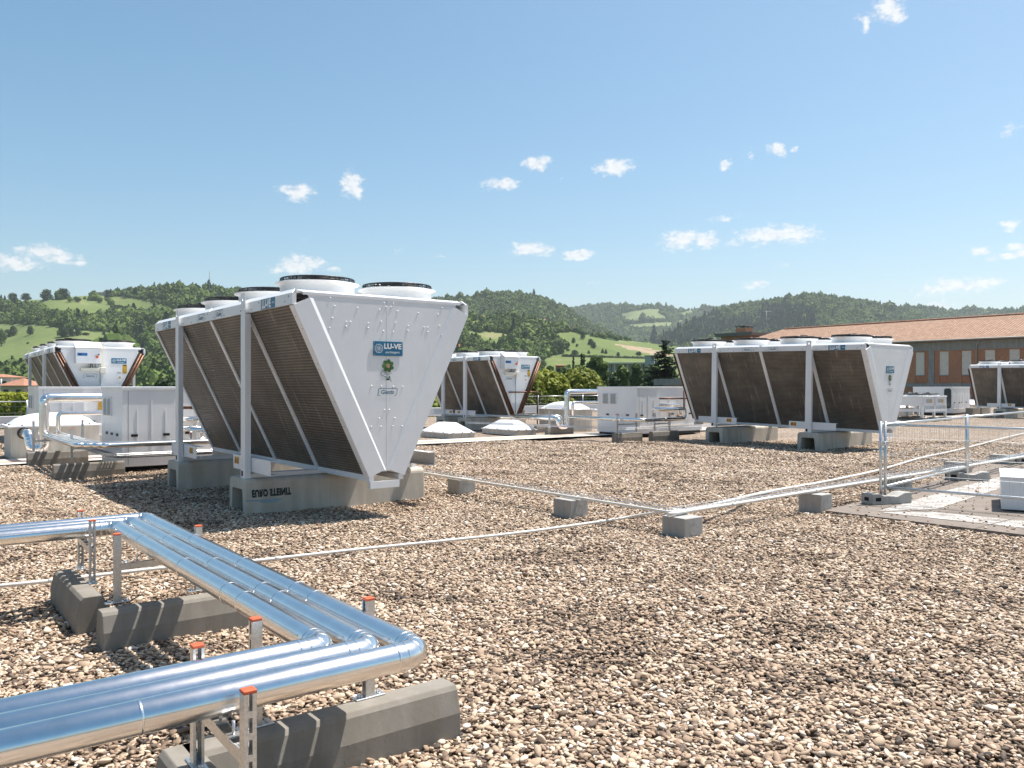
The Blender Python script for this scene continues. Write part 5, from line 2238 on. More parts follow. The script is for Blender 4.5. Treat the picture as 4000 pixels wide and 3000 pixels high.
m.box((.12, -.08, 1.3), (.3, .08, 1.9))
m.build('aerial', M['panel_grey'], an)

# low brick house with a concrete roof edge, just left of the right cooler
lw = AT(2642, 1500, 62)
lo = thing('brick_outbuilding', 'low brick outbuilding with thick concrete roof edge below the dark spruce', 'building', (lw.x, lw.y, 0), YAW)
m = MB()
m.box((-1.6, .3, -9), (1.6, 3.5, 1.72))
m.build('wall', M['brick'], lo)
m = MB()
m.box((-2.2, -.1, 1.72), (2.2, 4, 2.22))
m.build('roof', M['slab'], lo)

# far grey office block with fins, behind the poplars
fc0 = AT(2365, 1500, 255)
ofc = thing('office_block', 'grey office block with rusty vertical fins half hidden by poplar trees', 'building', (fc0.x, fc0.y, 0), rad(-14))
m = MB()
m.box((-1.5, 0, -12), (13.2, 12, 8.55))
m.build('wall', M['panel_grey'], ofc)
m = MB()
m.box((-2.5, -1.2, 8.55), (14, 13, 8.95))
m.build('roof', M['upstand'], ofc)
for k in range(15):
    m = MB()
    x_ = -1.2 + k * .98
    m.box((x_, -.5, -6), (x_ + .28, -.003, 8.4))
    m.build('fin', M['rust'] if k % 2 else M['upstand'], ofc)
for z in (1.2, 4.0, -1.6):
    m = MB()
    m.box((-1.4, -.03, z), (13.1, -.0035, z + 1.3))
    m.build('window', M['glass_dark'], ofc)
m = MB()
m.box((12.2, -1.5, -12), (15.0, 2, 10.8))
m.build('stair_tower', M['panel_grey'], ofc)
m = MB()
m.box((12.0, -1.7, 10.8), (15.2, 2.2, 11.0))
m.build('tower_roof', M['shutter'], ofc)
f2 = AT(2310, 1500, 265)
of2 = thing('office_tower', 'small grey tower block left of the finned office block', 'building', (f2.x, f2.y, 0), rad(-14))
m = MB()
m.box((-2.0, 0, -12), (2.0, 5, 7.6))
m.build('wall', M['panel_grey'], of2)
m = MB()
m.box((-2.6, -.6, 7.6), (2.6, 5.6, 8.0))
m.build('roof', M['upstand'], of2)
m = MB()
for k in range(4):
    m.box((-1.8 + k * .95, -.02, 5.6), (-1.1 + k * .95, -.0015, 7.2))
m.build('window', M['glass_dark'], of2)


def house(label, px, py, d, w, dp, hgt, rz, wall='house_pink', base=None, roof_h=1.6, wins=True, over=.5):
    """house whose eaves sit at photo pixel (px, py)"""
    p = AT(px, py, d)
    root = thing('house', label, 'house', (p.x, p.y, p.z - hgt), rz, 'houses in the valley and on the hills')
    m = MB()
    m.box((-w / 2, -dp / 2, -4), (w / 2, dp / 2, hgt))
    m.build('wall', M[wall], root)
    m = MB()
    o = over
    e = [Vector((-w / 2 - o, -dp / 2 - o, hgt)), Vector((w / 2 + o, -dp / 2 - o, hgt)), Vector((w / 2 + o, dp / 2 + o, hgt)), Vector((-w / 2 - o, dp / 2 + o, hgt))]
    k = max(.1, (w - dp) / 2)
    r1, r2 = Vector((-k, 0, hgt + roof_h)), Vector((k, 0, hgt + roof_h))
    m.add(e + [r1, r2], [(0, 1, 5, 4), (1, 2, 5), (2, 3, 4, 5), (3, 0, 4), (3, 2, 1, 0)])
    m.build('roof', M['tile_far'], root)
    if wins:
        for x_ in (-w * .28, w * .28):
            m = MB()
            m.box((x_ - .5, -dp / 2 - .03, hgt - 2.0), (x_ + .5, -dp / 2 - .002, hgt - .7))
            m.build('window', M['glass_dark'], root)
    return root


h1 = house('white house with a row of white columns at the left edge', 8, 1474, 150, 5.6, 6, 5.2, rad(8), 'house_white', roof_h=.6, wins=True)
for k in range(4):
    m = MB()
    m.tube([(-1.7 + k * 1.05, -3.6, 2.6), (-1.7 + k * 1.05, -3.6, 4.9)], .13, 8)
    m.build('column', M['house_white'], h1)
m = MB()
m.box((-2.9, -4.0, 2.35), (3.0, -3.01, 2.6))
m.build('balcony', M['house_white'], h1)
house('pink house with clay hip roof behind the left cooler leg', 92, 1506, 146, 4.6, 5, 4.5, rad(-12), 'house_pink', roof_h=1.3)
house('low clay-roofed wing between the white and the pink house', 52, 1510, 152, 3.0, 4, 4.0, rad(10), 'house_pink', roof_h=.9, wins=False)

# ------------------------------------------------------------------ valley and hills
mb = MB()
mb.add([(-3000, 14, -10.5), (4000, 14, -10.5), (4000, 5000, -10.5), (-3000, 5000, -10.5)], [(0, 1, 2, 3)])
# keep the roof clear of it: the roof slab is a building of its own below the gravel
tag(mb.build('valley_ground', M['valley']), kind='structure')


def interp(px, prof):
    return np.interp(px, [p[0] for p in prof], [p[1] for p in prof])


class Hill:
    """slope whose skyline follows the photo; t runs from the foot (0) to the ridge (1)"""

    def __init__(self, name, ridge, ybase, d0, d1, mats, wob=6.0):
        self.name, self.ridge, self.yb, self.d0, self.d1, self.mats, self.wob = name, ridge, ybase, d0, d1, mats, wob
        self.ridge = [(a, b + 7) for a, b in ridge]
        self.x0, self.x1 = ridge[0][0], ridge[-1][0]

    def pos(self, px, py):
        """world points for photo pixels on this slope (arrays)"""
        px, py = np.asarray(px, float), np.asarray(py, float)
        yr = interp(px, self.ridge)
        py = np.maximum(py, yr + .5)
        t = np.clip((self.yb - py) / (self.yb - yr), 0, 1)
        d = self.d0 + (self.d1 - self.d0) * t ** 1.15
        d = d * (1 + .05 * np.sin(px * .011 + self.d0) * t)
        return np.stack([(px - CX) / F * d, d, EYE - (py - CY) / F * d], -1), t

    def build(self, forest, extra, meadow_key):
        nx = int((self.x1 - self.x0) / 9)
        nt = 70
        px = np.linspace(self.x0, self.x1, nx)
        yr = interp(px, self.ridge)
        V_, PXY = [], []
        for j in range(nt + 1):
            py = self.yb + (yr - self.yb) * (j / nt)
            p, _ = self.pos(px, py)
            V_.append(p)
            PXY.append(np.stack([px, py], -1))
        last = V_[-1].copy()
        for q in (1.10, 1.35):                           # the back of the hill
            b = last.copy()
            b[:, :2] *= q
            b[:, 2] = last[:, 2] - (last[:, 2] + 12) * (q - 1) * 2.6
            V_.append(b)
            PXY.append(PXY[-1])
        P = np.stack(V_)
        XY = np.stack(PXY)
        me = bpy.data.meshes.new(self.name)
        R = nt + 3
        vs = P.reshape(-1, 3)
        idx = np.arange(R * nx).reshape(R, nx)
        a, b, c, d = idx[:-1, :-1], idx[:-1, 1:], idx[1:, 1:], idx[1:, :-1]
        fs = np.stack([a, b, c, d], -1).reshape(-1, 4)
        me.from_pydata(vs.tolist(), [], fs.tolist())
        fx = (XY[:-1, :-1, 0] + XY[:-1, 1:, 0]).reshape(-1) / 2
        fy = (XY[:-1, :-1, 1] + XY[1:, 1:, 1]).reshape(-1) / 2
        mi = np.zeros(len(fs), np.int32)
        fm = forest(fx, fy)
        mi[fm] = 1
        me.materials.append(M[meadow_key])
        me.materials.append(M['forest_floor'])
        for k, (poly, key) in enumerate(extra):
            mi[in_poly(fx, fy, poly)] = 2 + k
            me.materials.append(M[key])
        me.polygons.foreach_set('material_index', mi)
        me.polygons.foreach_set('use_smooth', [True] * len(fs))
        me.update()
        o = bpy.data.objects.new(self.name, me)
        COL.objects.link(o)
        return tag(o, kind='structure')


def polyset(polys):
    return lambda x, y: np.any([in_poly(x, y, p) for p in polys], axis=0) if polys else np.zeros(np.shape(x), bool)


# crowns for the woods: small lumpy heads with ragged leaf tufts
def crown_proto(k, conifer, mat):
    b = bmesh.new()
    rr = random.Random(k)
    if conifer:
        bmesh.ops.create_cone(b, cap_ends=True, segments=9, radius1=.42, radius2=.03, depth=1.7)
        bmesh.ops.subdivide_edges(b, edges=b.edges[:], cuts=2, use_grid_fill=True)
        for v in b.verts:
            v.co.z += .75
            n = mnoise.noise(v.co * 4 + Vector((k, 0, k * 2)))
            v.co.x *= 1 + .5 * n
            v.co.y *= 1 + .5 * n
    else:
        bmesh.ops.create_icosphere(b, subdivisions=2, radius=.5)
        for v in b.verts:
            n = mnoise.fractal(v.co * 3.2 + Vector((k * 5.1, k, 0)), 1, 2, 3)
            v.co *= 1 + .42 * n
            v.co.z = v.co.z * (1.0 + .3 * rr.random()) + .42
    me = bpy.data.meshes.new('crown')
    b.to_mesh(me)
    b.free()
    # leaf tufts standing off the head
    tv, tf = [], []
    for q in range(90):
        th, u_ = rr.random() * 2 * PI, rr.random()
        if conifer:
            z = .0 + 1.55 * u_
            R = .44 * (1 - u_) + .02
            c = Vector((R * math.cos(th), R * math.sin(th), z))
            s = .10
        else:
            zz = 2 * u_ - .7
            R = math.sqrt(max(0, 1 - min(1, zz * zz)))
            c = Vector((R * .54 * math.cos(th), R * .54 * math.sin(th), .45 + .54 * zz))
            s = .085
        a = Vector((rr.gauss(0, 1), rr.gauss(0, 1), rr.gauss(0, 1))).normalized() * s
        e = a.orthogonal().normalized() * s
        o = len(tv)
        tv += [c - a - e, c + a - e * .6, c + a + e, c - a * .7 + e]
        tf.append((o, o + 1, o + 2, o + 3))
    vs = [v.co.copy() for v in me.vertices] + tv
    n0 = len(me.vertices)
    fs = [tuple(p.vertices) for p in me.polygons] + [tuple(i + n0 for i in f) for f in tf]
    bpy.data.meshes.remove(me)
    me = bpy.data.meshes.new('crown')
    me.from_pydata([tuple(v) for v in vs], [], fs)
    me.materials.append(mat)
    return bpy.data.objects.new('crown', me)


BROAD = [crown_proto(k, False, M['wood_mid']) for k in range(5)]
CONI = [crown_proto(20 + k, True, M['wood_dark']) for k in range(3)]


def woods(name, hill, forest, dx, dy, size, conifer=None, label=None, xr=(-250, 4250)):
    """trees on a jittered grid over the wooded pixels of a slope"""
    x0, x1 = max(hill.x0, xr[0]), min(hill.x1, xr[1])
    gx, gy = np.meshgrid(np.arange(x0, x1, dx), np.arange(hill.yb, min(p[1] for p in hill.ridge) - 2, -dy))
    gx = (gx + RNG.uniform(-.6, .6, gx.shape) * dx).ravel()
    gy = (gy + RNG.uniform(-.6, .6, gy.shape) * dy).ravel()
    k = (gy > interp(gx, hill.ridge)) & forest(gx, gy)
    gx, gy = gx[k], gy[k]
    p, t = hill.pos(gx, gy)
    n = len(gx)
    s = size * np.exp(RNG.normal(0, .34, n))
    con = np.zeros(n, bool)
    if conifer is not None:
        con = conifer(gx, gy) & (RNG.random(n) < .85)
    con |= RNG.random(n) < .012
    pick = np.where(con, RNG.integers(5, 8, n), RNG.integers(0, 5, n))
    sc = np.stack([s * RNG.uniform(.85, 1.25, n), s * RNG.uniform(.85, 1.25, n), s * RNG.uniform(.8, 1.2, n)], 1)
    rot = np.stack([np.zeros(n), np.zeros(n), RNG.uniform(0, 2 * PI, n)], 1)
    protos = []
    for i, q in enumerate(BROAD + CONI):                 # names keep the pick order
        c = q.copy()
        c.name = 'crown_%02d' % i
        protos.append(c)
    o = scatter(name, p - np.array([0, 0, .3]), rot, sc, RNG.random(n), pick, protos, M['wood_mid'])
    return tag(o, label=label, kind='stuff')


# left hill: meadows between woods
HL = Hill('hill', [(-700, 1240), (0, 1172), (60, 1172), (130, 1164), (200, 1160), (300, 1150), (400, 1144), (450, 1138), (500, 1128), (560, 1124), (620, 1118), (700, 1121), (760, 1124), (820, 1122), (900, 1126), (960, 1132),
                  (1050, 1140), (1150, 1150), (1300, 1165), (1500, 1185), (1700, 1215), (1850, 1260), (2000, 1320)], 1690, 260, 1150, None)
ML = [[(85, 1146), (165, 1140), (172, 1164), (60, 1172), (40, 1180)],
      [(19, 1181), (158, 1169), (418, 1176), (440, 1208), (437, 1237), (316, 1240), (190, 1221), (127, 1192), (63, 1184)],
      [(200, 1163), (330, 1156), (420, 1152), (440, 1166), (418, 1172), (230, 1165)],
      [(424, 1163), (475, 1158), (560, 1172), (665, 1200), (693, 1230), (600, 1221), (506, 1219), (455, 1222), (436, 1195)],
      [(570, 1172), (625, 1168), (660, 1178), (640, 1190)],
      [(-700, 1268), (130, 1268), (285, 1287), (443, 1303), (490, 1315), (545, 1345), (575, 1370), (540, 1400), (500, 1425), (440, 1440), (330, 1425), (240, 1440), (120, 1440), (60, 1465), (-700, 1465)],
      [(545, 1438), (640, 1446), (720, 1458), (720, 1500), (640, 1500), (600, 1470)],
      [(560, 1352), (600, 1372), (580, 1392), (556, 1380)]]
TREES_L = polyset([[(1, 1), (2, 1), (2, 2)]])
forest_L = lambda x, y: ~polyset(ML)(x, y)
HL.build(forest_L, [], 'meadow')
woods('woodland', HL, lambda x, y: forest_L(x, y) & (y < 1560), 11, 6.5, 5.4, polyset([[(0, 1150), (60, 1150), (100, 1200), (0, 1200)]]), 'broadleaf woods covering the left hillside around the meadows')

# middle meadow hill and the wooded hill above it
HM1 = Hill('hill', [(1450, 1300), (1600, 1268), (1700, 1262), (1800, 1250), (1900, 1232), (2000, 1226), (2100, 1250), (2180, 1272), (2250, 1288), (2330, 1302), (2400, 1314), (2480, 1326), (2560, 1336), (2640, 1346), (2700, 1352), (2800, 1356), (2900, 1362), (3100, 1380)], 1690, 300, 900, None)
MM = [[(1815, 1290), (1870, 1300), (1960, 1298), (2000, 1308), (1990, 1330), (1960, 1345), (1990, 1352), (1940, 1358), (1880, 1346), (1832, 1318)],
      [(1700, 1252), (1870, 1252), (1890, 1262), (1830, 1276), (1780, 1285), (1700, 1290)],
      [(2135, 1310), (2180, 1302), (2240, 1296), (2300, 1312), (2400, 1330), (2540, 1334), (2640, 1343), (2900, 1362), (3100, 1380), (3100, 1470), (2640, 1470), (2560, 1440), (2440, 1420), (2340, 1400), (2130, 1395), (2205, 1378), (2210, 1345), (2150, 1325)],
      [(2128, 1396), (2330, 1394), (2560, 1402), (3100, 1420), (3100, 1560), (2120, 1560), (2105, 1440)],
      [(1680, 1345), (1795, 1345), (1890, 1365), (1900, 1372), (1680, 1372)]]
forest_M1 = lambda x, y: ~polyset(MM)(x, y)
HM1.build(forest_M1, [([(2395, 1343), (2470, 1352), (2600, 1372), (2640, 1392), (2560, 1388), (2450, 1362)], 'bare_soil'), ([(1600, 1340), (1795, 1345), (1880, 1364), (1700, 1374), (1600, 1374)], 'red_soil')], 'meadow')
woods('woodland', HM1, lambda x, y: forest_M1(x, y) & (y < 1470), 11, 6.5, 4.6, None, 'belts of broadleaf wood between the middle meadows', (1500, 3100))
HM2 = Hill('hill', [(1350, 1230), (1600, 1195), (1700, 1160), (1760, 1157), (1830, 1149), (1900, 1140), (1960, 1136), (2030, 1146), (2110, 1155), (2180, 1184), (2250, 1222), (2330, 1275), (2400, 1305), (2500, 1345), (2650, 1400)], 1600, 850, 1650, None)
MM2 = [[(1690, 1145), (1960, 1128), (1962, 1144), (1900, 1156), (1850, 1162), (1760, 1168), (1700, 1168)]]
forest_M2 = lambda x, y: ~polyset(MM2)(x, y)
HM2.build(forest_M2, [], 'meadow_far')
woods('woodland', HM2, lambda x, y: forest_M2(x, y) & (y < 1420), 6.5, 3.6, 5.2, None, 'dense wood on the steep middle hill', (1550, 2700))
# far hill with pale fields
HF = Hill('hill', [(2050, 1235), (2150, 1218), (2240, 1198), (2340, 1185), (2420, 1187), (2500, 1192), (2600, 1192), (2650, 1203), (2700, 1206), (2760, 1197), (2830, 1194), (2900, 1198), (3000, 1210)], 1520, 2000, 3000, None)
MF = [[(2400, 1233), (2470, 1215), (2540, 1205), (2600, 1207), (2575, 1222), (2600, 1235), (2610, 1256), (2560, 1250), (2500, 1258), (2455, 1262), (2440, 1245)],
      [(2440, 1270), (2500, 1262), (2600, 1258), (2640, 1262), (2610, 1280), (2540, 1290), (2480, 1285)],
      [(2640, 1225), (2700, 1212), (2720, 1222), (2660, 1240)], [(2650, 1250), (2690, 1255), (2640, 1275)]]
forest_F = lambda x, y: ~polyset(MF)(x, y)
HF.build(forest_F, [], 'meadow_far')
woods('woodland', HF, lambda x, y: forest_F(x, y) & (y < 1340), 6, 3.4, 8.0, None, 'far bluish woods between the pale fields', (2050, 2900))
# right wooded hill
HR = Hill('hill', [(2380, 1420), (2450, 1385), (2520, 1350), (2600, 1310), (2680, 1270), (2760, 1233), (2830, 1203), (2900, 1182), (3000, 1170), (3080, 1157), (3150, 1150), (3220, 1154), (3300, 1162), (3400, 1177), (3480, 1195), (3540, 1212), (3600, 1232), (3700, 1275), (3850, 1330)], 1560, 1000, 1900, None)
MR = [[(3185, 1278), (3230, 1284), (3260, 1296), (3185, 1300)]]
forest_R = lambda x, y: ~polyset(MR)(x, y)
CR = [[(2440, 1400), (2700, 1250), (2795, 1215), (2812, 1240), (2830, 1252), (2960, 1240), (2985, 1200), (3060, 1195), (3180, 1215), (3185, 1300), (3000, 1310), (2850, 1300), (2700, 1345), (2600, 1400)]]
HR.build(forest_R, [], 'meadow')
woods('woodland', HR, lambda x, y: forest_R(x, y) & (y < 1400), 6.5, 3.6, 6.2, polyset(CR), 'dark forest of conifers and broadleaf trees on the right hill', (2380, 3850))
HRR = Hill('hill', [(3300, 1260), (3400, 1225), (3500, 1206), (3590, 1196), (3650, 1203), (3720, 1211), (3800, 1209), (3900, 1208), (4000, 1209), (4300, 1200), (4800, 1190)], 1520, 1700, 2400, None)
HRR.build(lambda x, y: np.ones(np.shape(x), bool), [], 'meadow')
woods('woodland', HRR, lambda x, y: (y < 1330), 7, 3.8, 7.5, None, 'wooded ridge behind the tiled roof at the far right', (3300, 4250))


# ------------------------------------------------------------------ trees one can tell apart
def leaf_cloud(blobs, n, size, rnd, droop=0.0):
    """n leaf-clump faces through the volume of ellipsoid blobs (cx, cy, cz, rx, ry, rz)"""
    vol = [b[3] * b[4] * b[5] for b in blobs]
    vs, fs = [], []
    for q in range(n):
        b = rnd.choices(blobs, vol)[0]
        while True:
            d = Vector((rnd.uniform(-1, 1), rnd.uniform(-1, 1), rnd.uniform(-1, 1)))
            L = d.length
            if .05 < L <= 1:
                break
        r_ = L ** .45
        d = d / L * r_
        c = Vector((b[0] + d.x * b[3], b[1] + d.y * b[4], b[2] + d.z * b[5]))
        nn = (d + Vector((rnd.gauss(0, .6), rnd.gauss(0, .6), rnd.gauss(0, .6) + .25))).normalized()
        a = nn.orthogonal().normalized()
        a = Matrix.Rotation(rnd.random() * 2 * PI, 3, nn) @ a
        e = nn.cross(a)
        s = size * rnd.uniform(.55, 1.35)
        o = len(vs)
        bend = nn * (-s * .35)
        vs += [c - a * s - e * s * .6 + bend, c + a * s * .2 - e * s * .8, c + a * s - e * s * .1 + bend, c + a * s * .5 + e * s * .7, c - a * s * .6 + e * s * .6]
        fs.append((o, o + 1, o + 2, o + 3, o + 4))
    return vs, fs


def tree(name, label, base, hgt, blobs, n, size, mat, seed, group=None, trunk=.16, cat='tree', rz=0.0):
    rnd = random.Random(seed)
    root = thing(name, label, cat, base, rz, group)
    m = MB()
    pts = [Vector((0, 0, 0))]
    for k in range(1, 6):
        pts.append(Vector((rnd.gauss(0, .02) * hgt * k / 5, rnd.gauss(0, .02) * hgt * k / 5, hgt * .86 * k / 5)))
    m.tube(pts, [trunk * (1 - .8 * k / 5) + .01 for k in range(6)], 7)
    for b in blobs[:7]:
        z0 = max(.2 * hgt, b[2] - b[5] * 1.1)
        st = Vector((0, 0, min(z0, hgt * .7)))
        en = Vector((b[0], b[1], b[2]))
        m.tube([st, st.lerp(en, .5) + Vector((0, 0, .04 * hgt)), en], [trunk * .42, trunk * .25, trunk * .08], 5)
    m.build('trunk', M['bark'], root)
    vs, fs = leaf_cloud(blobs, n, size, rnd)
    m = MB()
    m.add(vs, fs)
    m.build('crown', M[mat], root)
    return root


def round_blobs(w, h, z0, rnd, n=9):
    out = []
    for k in range(n):
        a = rnd.random() * 2 * PI
        t = rnd.random()
        z = z0 + h * (.18 + .72 * t)
        R = w * .5 * math.sqrt(max(0.05, 1 - (2 * (t * .85) - .55) ** 2)) * rnd.uniform(.25, .75)
        s = w * rnd.uniform(.20, .30)
        out.append((R * math.cos(a), R * math.sin(a), z, s, s, s * .85))
    out.append((0, 0, z0 + h * .5, w * .33, w * .33, h * .40))
    return out


VG = -10.5


def near_tree(label, px, ytop, d, wpx, mat, seed, zlow, name='leafy_tree', group=None, n=3800, size=.17, blobs=9, slim=1.0):
    """tree beyond the roof edge: crown top at photo (px, ytop), crown width wpx pixels, standing at depth d"""
    p = AT(px, ytop, d)
    w = wpx / F * d * 1.4
    rnd = random.Random(seed)
    top = p.z
    b = round_blobs(w, (top - zlow) * 1.0, zlow - VG, rnd, blobs)
    mx = max(q[2] + q[5] for q in b)
    b = [(q[0], q[1], q[2] - (mx - (top - VG)) * min(1, max(0, (q[2] - (zlow - VG)) / max(.1, top - zlow))), q[3], q[4], q[5]) for q in b]
    return tree(name, label, (p.x, p.y, VG), top - VG, b, n, size, mat, seed, group)


NG = 'trees just beyond the roof edge'
near_tree('broad lime-green tree behind the parapet, left half of the bright pair', 2140, 1449, 66, 230, 'leaf_lime', 3, -3, group=NG, n=12000)
near_tree('broad lime-green tree behind the parapet beside the middle cabinet', 2240, 1436, 68, 250, 'leaf_lime', 4, -3, group=NG, n=13000)
near_tree('low lime-green bush top between the parapet and the thick bent pipe', 2070, 1470, 63, 170, 'leaf_lime', 5, -3.5, group=NG, n=7000)
near_tree('lime-green bush behind the parapet, below the left white house', 10, 1524, 60, 130, 'leaf_lime', 6, -3.5, group=NG, n=4500)
near_tree('lime-green bush behind the parapet, between pink house and cooler leg', 105, 1530, 60, 110, 'leaf_lime', 7, -3.5, group=NG, n=4200)
near_tree('green bush glimpsed between the two nearest coolers above the parapet', 1690, 1555, 64, 110, 'leaf_lime', 8, -3.5, group=NG, n=2600)
near_tree('lime-green bush behind the parapet at the right cabinet edge', 2325, 1520, 70, 90, 'leaf_lime', 9, -3, group=NG, n=2200)
PG = 'slender trees in front of the grey office block'
near_tree('slender green tree left of the finned office block', 2322, 1385, 120, 70, 'leaf_mid', 11, -6, group=PG, n=3600, size=.26)
near_tree('slender green tree covering the left end of the office block', 2352, 1408, 118, 58, 'leaf_mid', 12, -6, group=PG, n=3000, size=.26)
near_tree('slender poplar in the middle of the office block front', 2428, 1408, 125, 62, 'leaf_mid', 13, -6, group=PG, n=3200, size=.27)
near_tree('slender poplar right of the middle of the office block', 2490, 1402, 128, 58, 'leaf_mid', 14, -6, group=PG, n=3200, size=.27)
near_tree('green tree between the poplars and the dark spruce', 2545, 1425, 110, 66, 'leaf_mid', 15, -5, group=PG, n=2600, size=.24)
near_tree('rounded dark bush at the foot of the office block', 2402, 1462, 108, 60, 'leaf_dark', 16, -6, group=PG, n=1800, size=.24)
near_tree('green tree with a wide crown left of the office tower', 2262, 1425, 140, 46, 'leaf_mid', 17, -6, group=PG, n=1700, size=.27)
near_tree('pale green tree above the lime-green pair, at the meadow foot', 2218, 1412, 170, 60, 'leaf_mid', 18, -6, n=1600, size=.34)
near_tree('grey-green tree near the top of the lime-green pair, left side', 2150, 1428, 160, 50, 'leaf_mid', 19, -6, n=1400, size=.34)
near_tree('green tree just right of the dark spruce', 2622, 1420, 100, 60, 'leaf_mid', 20, -5, n=2600, size=.22)
near_tree('green tree beyond the left cabinet, left of the nearest cooler', 640, 1470, 130, 110, 'leaf_dark', 21, -8, n=3000, size=.34)


def cypress(label, px, ytop, d, wpx, seed):
    p = AT(px, ytop, d)
    w = wpx / F * d
    H = p.z - VG
    b = [(0, 0, H * (.2 + .14 * k), w * .5 * (1 - abs(k - 2) * .14), w * .5 * (1 - abs(k - 2) * .14), H * .13) for k in range(6)]
    b = [(x, y, min(z, H * .9), rx, ry, rz) for x, y, z, rx, ry, rz in b]
    return tree('cypress_tree', label, (p.x, p.y, VG), H, b, 900, .30, 'leaf_dark', seed, 'dark cypresses at the meadow foot')


cypress('taller dark cypress of the pair at the meadow foot', 2272, 1386, 190, 12, 31)
cypress('shorter dark cypress right beside the taller one', 2281, 1392, 192, 9, 32)
cypress('single dark cypress left of the cypress pair', 2240, 1395, 200, 11, 33)


def spruce(label, px, ytop, d, wpx, seed):
    p = AT(px, ytop, d)
    H = p.z - VG
    R = wpx / F * d / 2
    rnd = random.Random(seed)
    root = thing('spruce_tree', label, 'tree', (p.x, p.y, VG))
    m = MB()
    m.tube([(0, 0, 0), (0, 0, H * .5), (0, 0, H)], [.28, .16, .02], 8)
    m.build('trunk', M['bark'], root)
    m = MB()
    z = .10 * H
    while z < H * .985:
        f = 1 - z / H
        L = R * (f ** .8) * rnd.uniform(.85, 1.1) + .10
        nb = 5 + int(7 * f)
        for k in range(nb):
            a = rnd.random() * 2 * PI
            Lk = L * rnd.uniform(.6, 1.12)
            dr = -.30 * Lk
            e = Vector((math.cos(a), math.sin(a), 0))
            s = Vector((-e.y, e.x, 0))
            ns = max(4, int(Lk / .18))
            for q in range(ns):
                t = (q + .5) / ns
                c = Vector((0, 0, z)) + e * (Lk * t) + ZUP * (dr * t + .22 * Lk * t * t)
                w = (.34 * (1 - t) + .10) * min(1, Lk)
                hang = ZUP * (-.22 * rnd.uniform(.5, 1.2))
                j = Vector((rnd.gauss(0, .05), rnd.gauss(0, .05), rnd.gauss(0, .04)))
                m.add([c + s * w + hang + j, c + e * .20 + j, c - s * w + hang + j, c - e * .14 + j], [(0, 1, 2, 3)])
        z += .17 + .10 * rnd.random()
    m.build('crown', M['leaf_spruce'], root)
    return root


spruce('tall dark spruce left of the right cooler', 2598, 1316, 92, 600, 41)

# lone trees and bushes on the meadows: a few shapes, each copy a tree of its own
_mp = {}


def meadow_tree(label, hill, px, pyb, hpx, wpx, kind=0, group='lone trees on the meadows', name='meadow_tree'):
    """tree whose foot is at photo (px, pyb) on the slope, hpx tall and wpx wide"""
    p, _ = hill.pos([px], [pyb])
    p = p[0]
    s = p[1] / F
    mat = ('leaf_dark', 'leaf_mid', 'leaf_dark')[kind]
    key = (kind, name)
    if key not in _mp:
        rnd = random.Random(50 + kind)
        bl = round_blobs(1.0, 1.0, -.02, rnd, 12) if kind < 2 else [(0, 0, .2 + .16 * k, .42 * (1 - .16 * k), .42 * (1 - .16 * k), .13) for k in range(5)]
        t = tree(name, label, (0, 0, 0), 1.0, bl, 1100, .046, mat, 60 + kind, group, .035)
        _mp[key] = t
    else:
        t = copy_tree(_mp[key])
    t.location = (p[0], p[1], p[2] - .02 * hpx * s)
    t.scale = (wpx * s, wpx * s, hpx * s)
    t.rotation_euler = (0, 0, (px * 7.7) % 6.28)
    t['label'] = label
    return t


mt = meadow_tree
mt('lone round tree standing in the lower left meadow', HL, 117, 1308, 33, 30)
mt('tree at the left end of the lower left meadow, below the wood edge', HL, 52, 1312, 38, 32)
mt('wide dark tree at the far left edge of the lower left meadow', HL, 28, 1318, 30, 34)
mt('pale tree cut by the left picture edge beside the lower meadow', HL, 5, 1352, 68, 50, 1)
mt('large bushy tree heading the row right of the lone round tree', HL, 245, 1317, 38, 56)
mt('middle tree of the row above the left control box', HL, 279, 1314, 34, 30)
mt('right tree of the row above the left control box', HL, 303, 1312, 30, 32)
mt('small bush ending the row above the left control box', HL, 335, 1309, 10, 34)
mt('little bush pair higher up in the lower left meadow', HL, 410, 1308, 12, 24)
mt('tiny dark bush low in the left meadow', HL, 108, 1343, 7, 12)
mt('flat-topped umbrella-shaped tree on the left skyline', HL, 50, 1160, 36, 34, 1)
mt('dark clump on the left skyline right of the umbrella-shaped tree', HL, 102, 1160, 28, 42)
mt('dark tree cluster at the left end of the upper meadow', HL, 182, 1172, 40, 50)
mt('tree beside the upper meadow, right of the dark cluster', HL, 250, 1168, 40, 44)
mt('round tree on the upper meadow ridge by the long shed', HL, 367, 1158, 22, 26)
mt('tall tree right of the long shed on the upper meadow', HL, 420, 1168, 34, 28)
mt('bush at the lower edge of the upper meadow, left one', HL, 272, 1180, 18, 26, 1)
mt('bush at the lower edge of the upper meadow, middle one', HL, 305, 1180, 20, 30, 1)
mt('bush at the lower edge of the upper meadow, right one', HL, 388, 1183, 20, 26, 1)
mt('dark bush on the spur right of the upper meadow', HL, 462, 1218, 26, 52)
mt('bush cluster tip on the spur of the left hill', HL, 505, 1217, 14, 30)
mt('dark bushes at the left meadow foot above the cooler beam', HL, 85, 1445, 34, 50)
mt('lone tree in the left meadow strip beside the nearest cooler', HL, 700, 1480, 30, 34)
mt('lone tree on the bare crest of the middle hill', HM2, 1884, 1141, 14, 20, 1)
mt('second small tree on the bare crest of the middle hill', HM2, 1964, 1138, 10, 9, 1)
mt('tree at the top of the right meadow slope', HM1, 2277, 1325, 30, 24)
mt('small dark round tree in the middle of the right meadow', HM1, 2240, 1340, 20, 18)
mt('tiny dark bush below the small round tree in the right meadow', HM1, 2254, 1354, 11, 12)
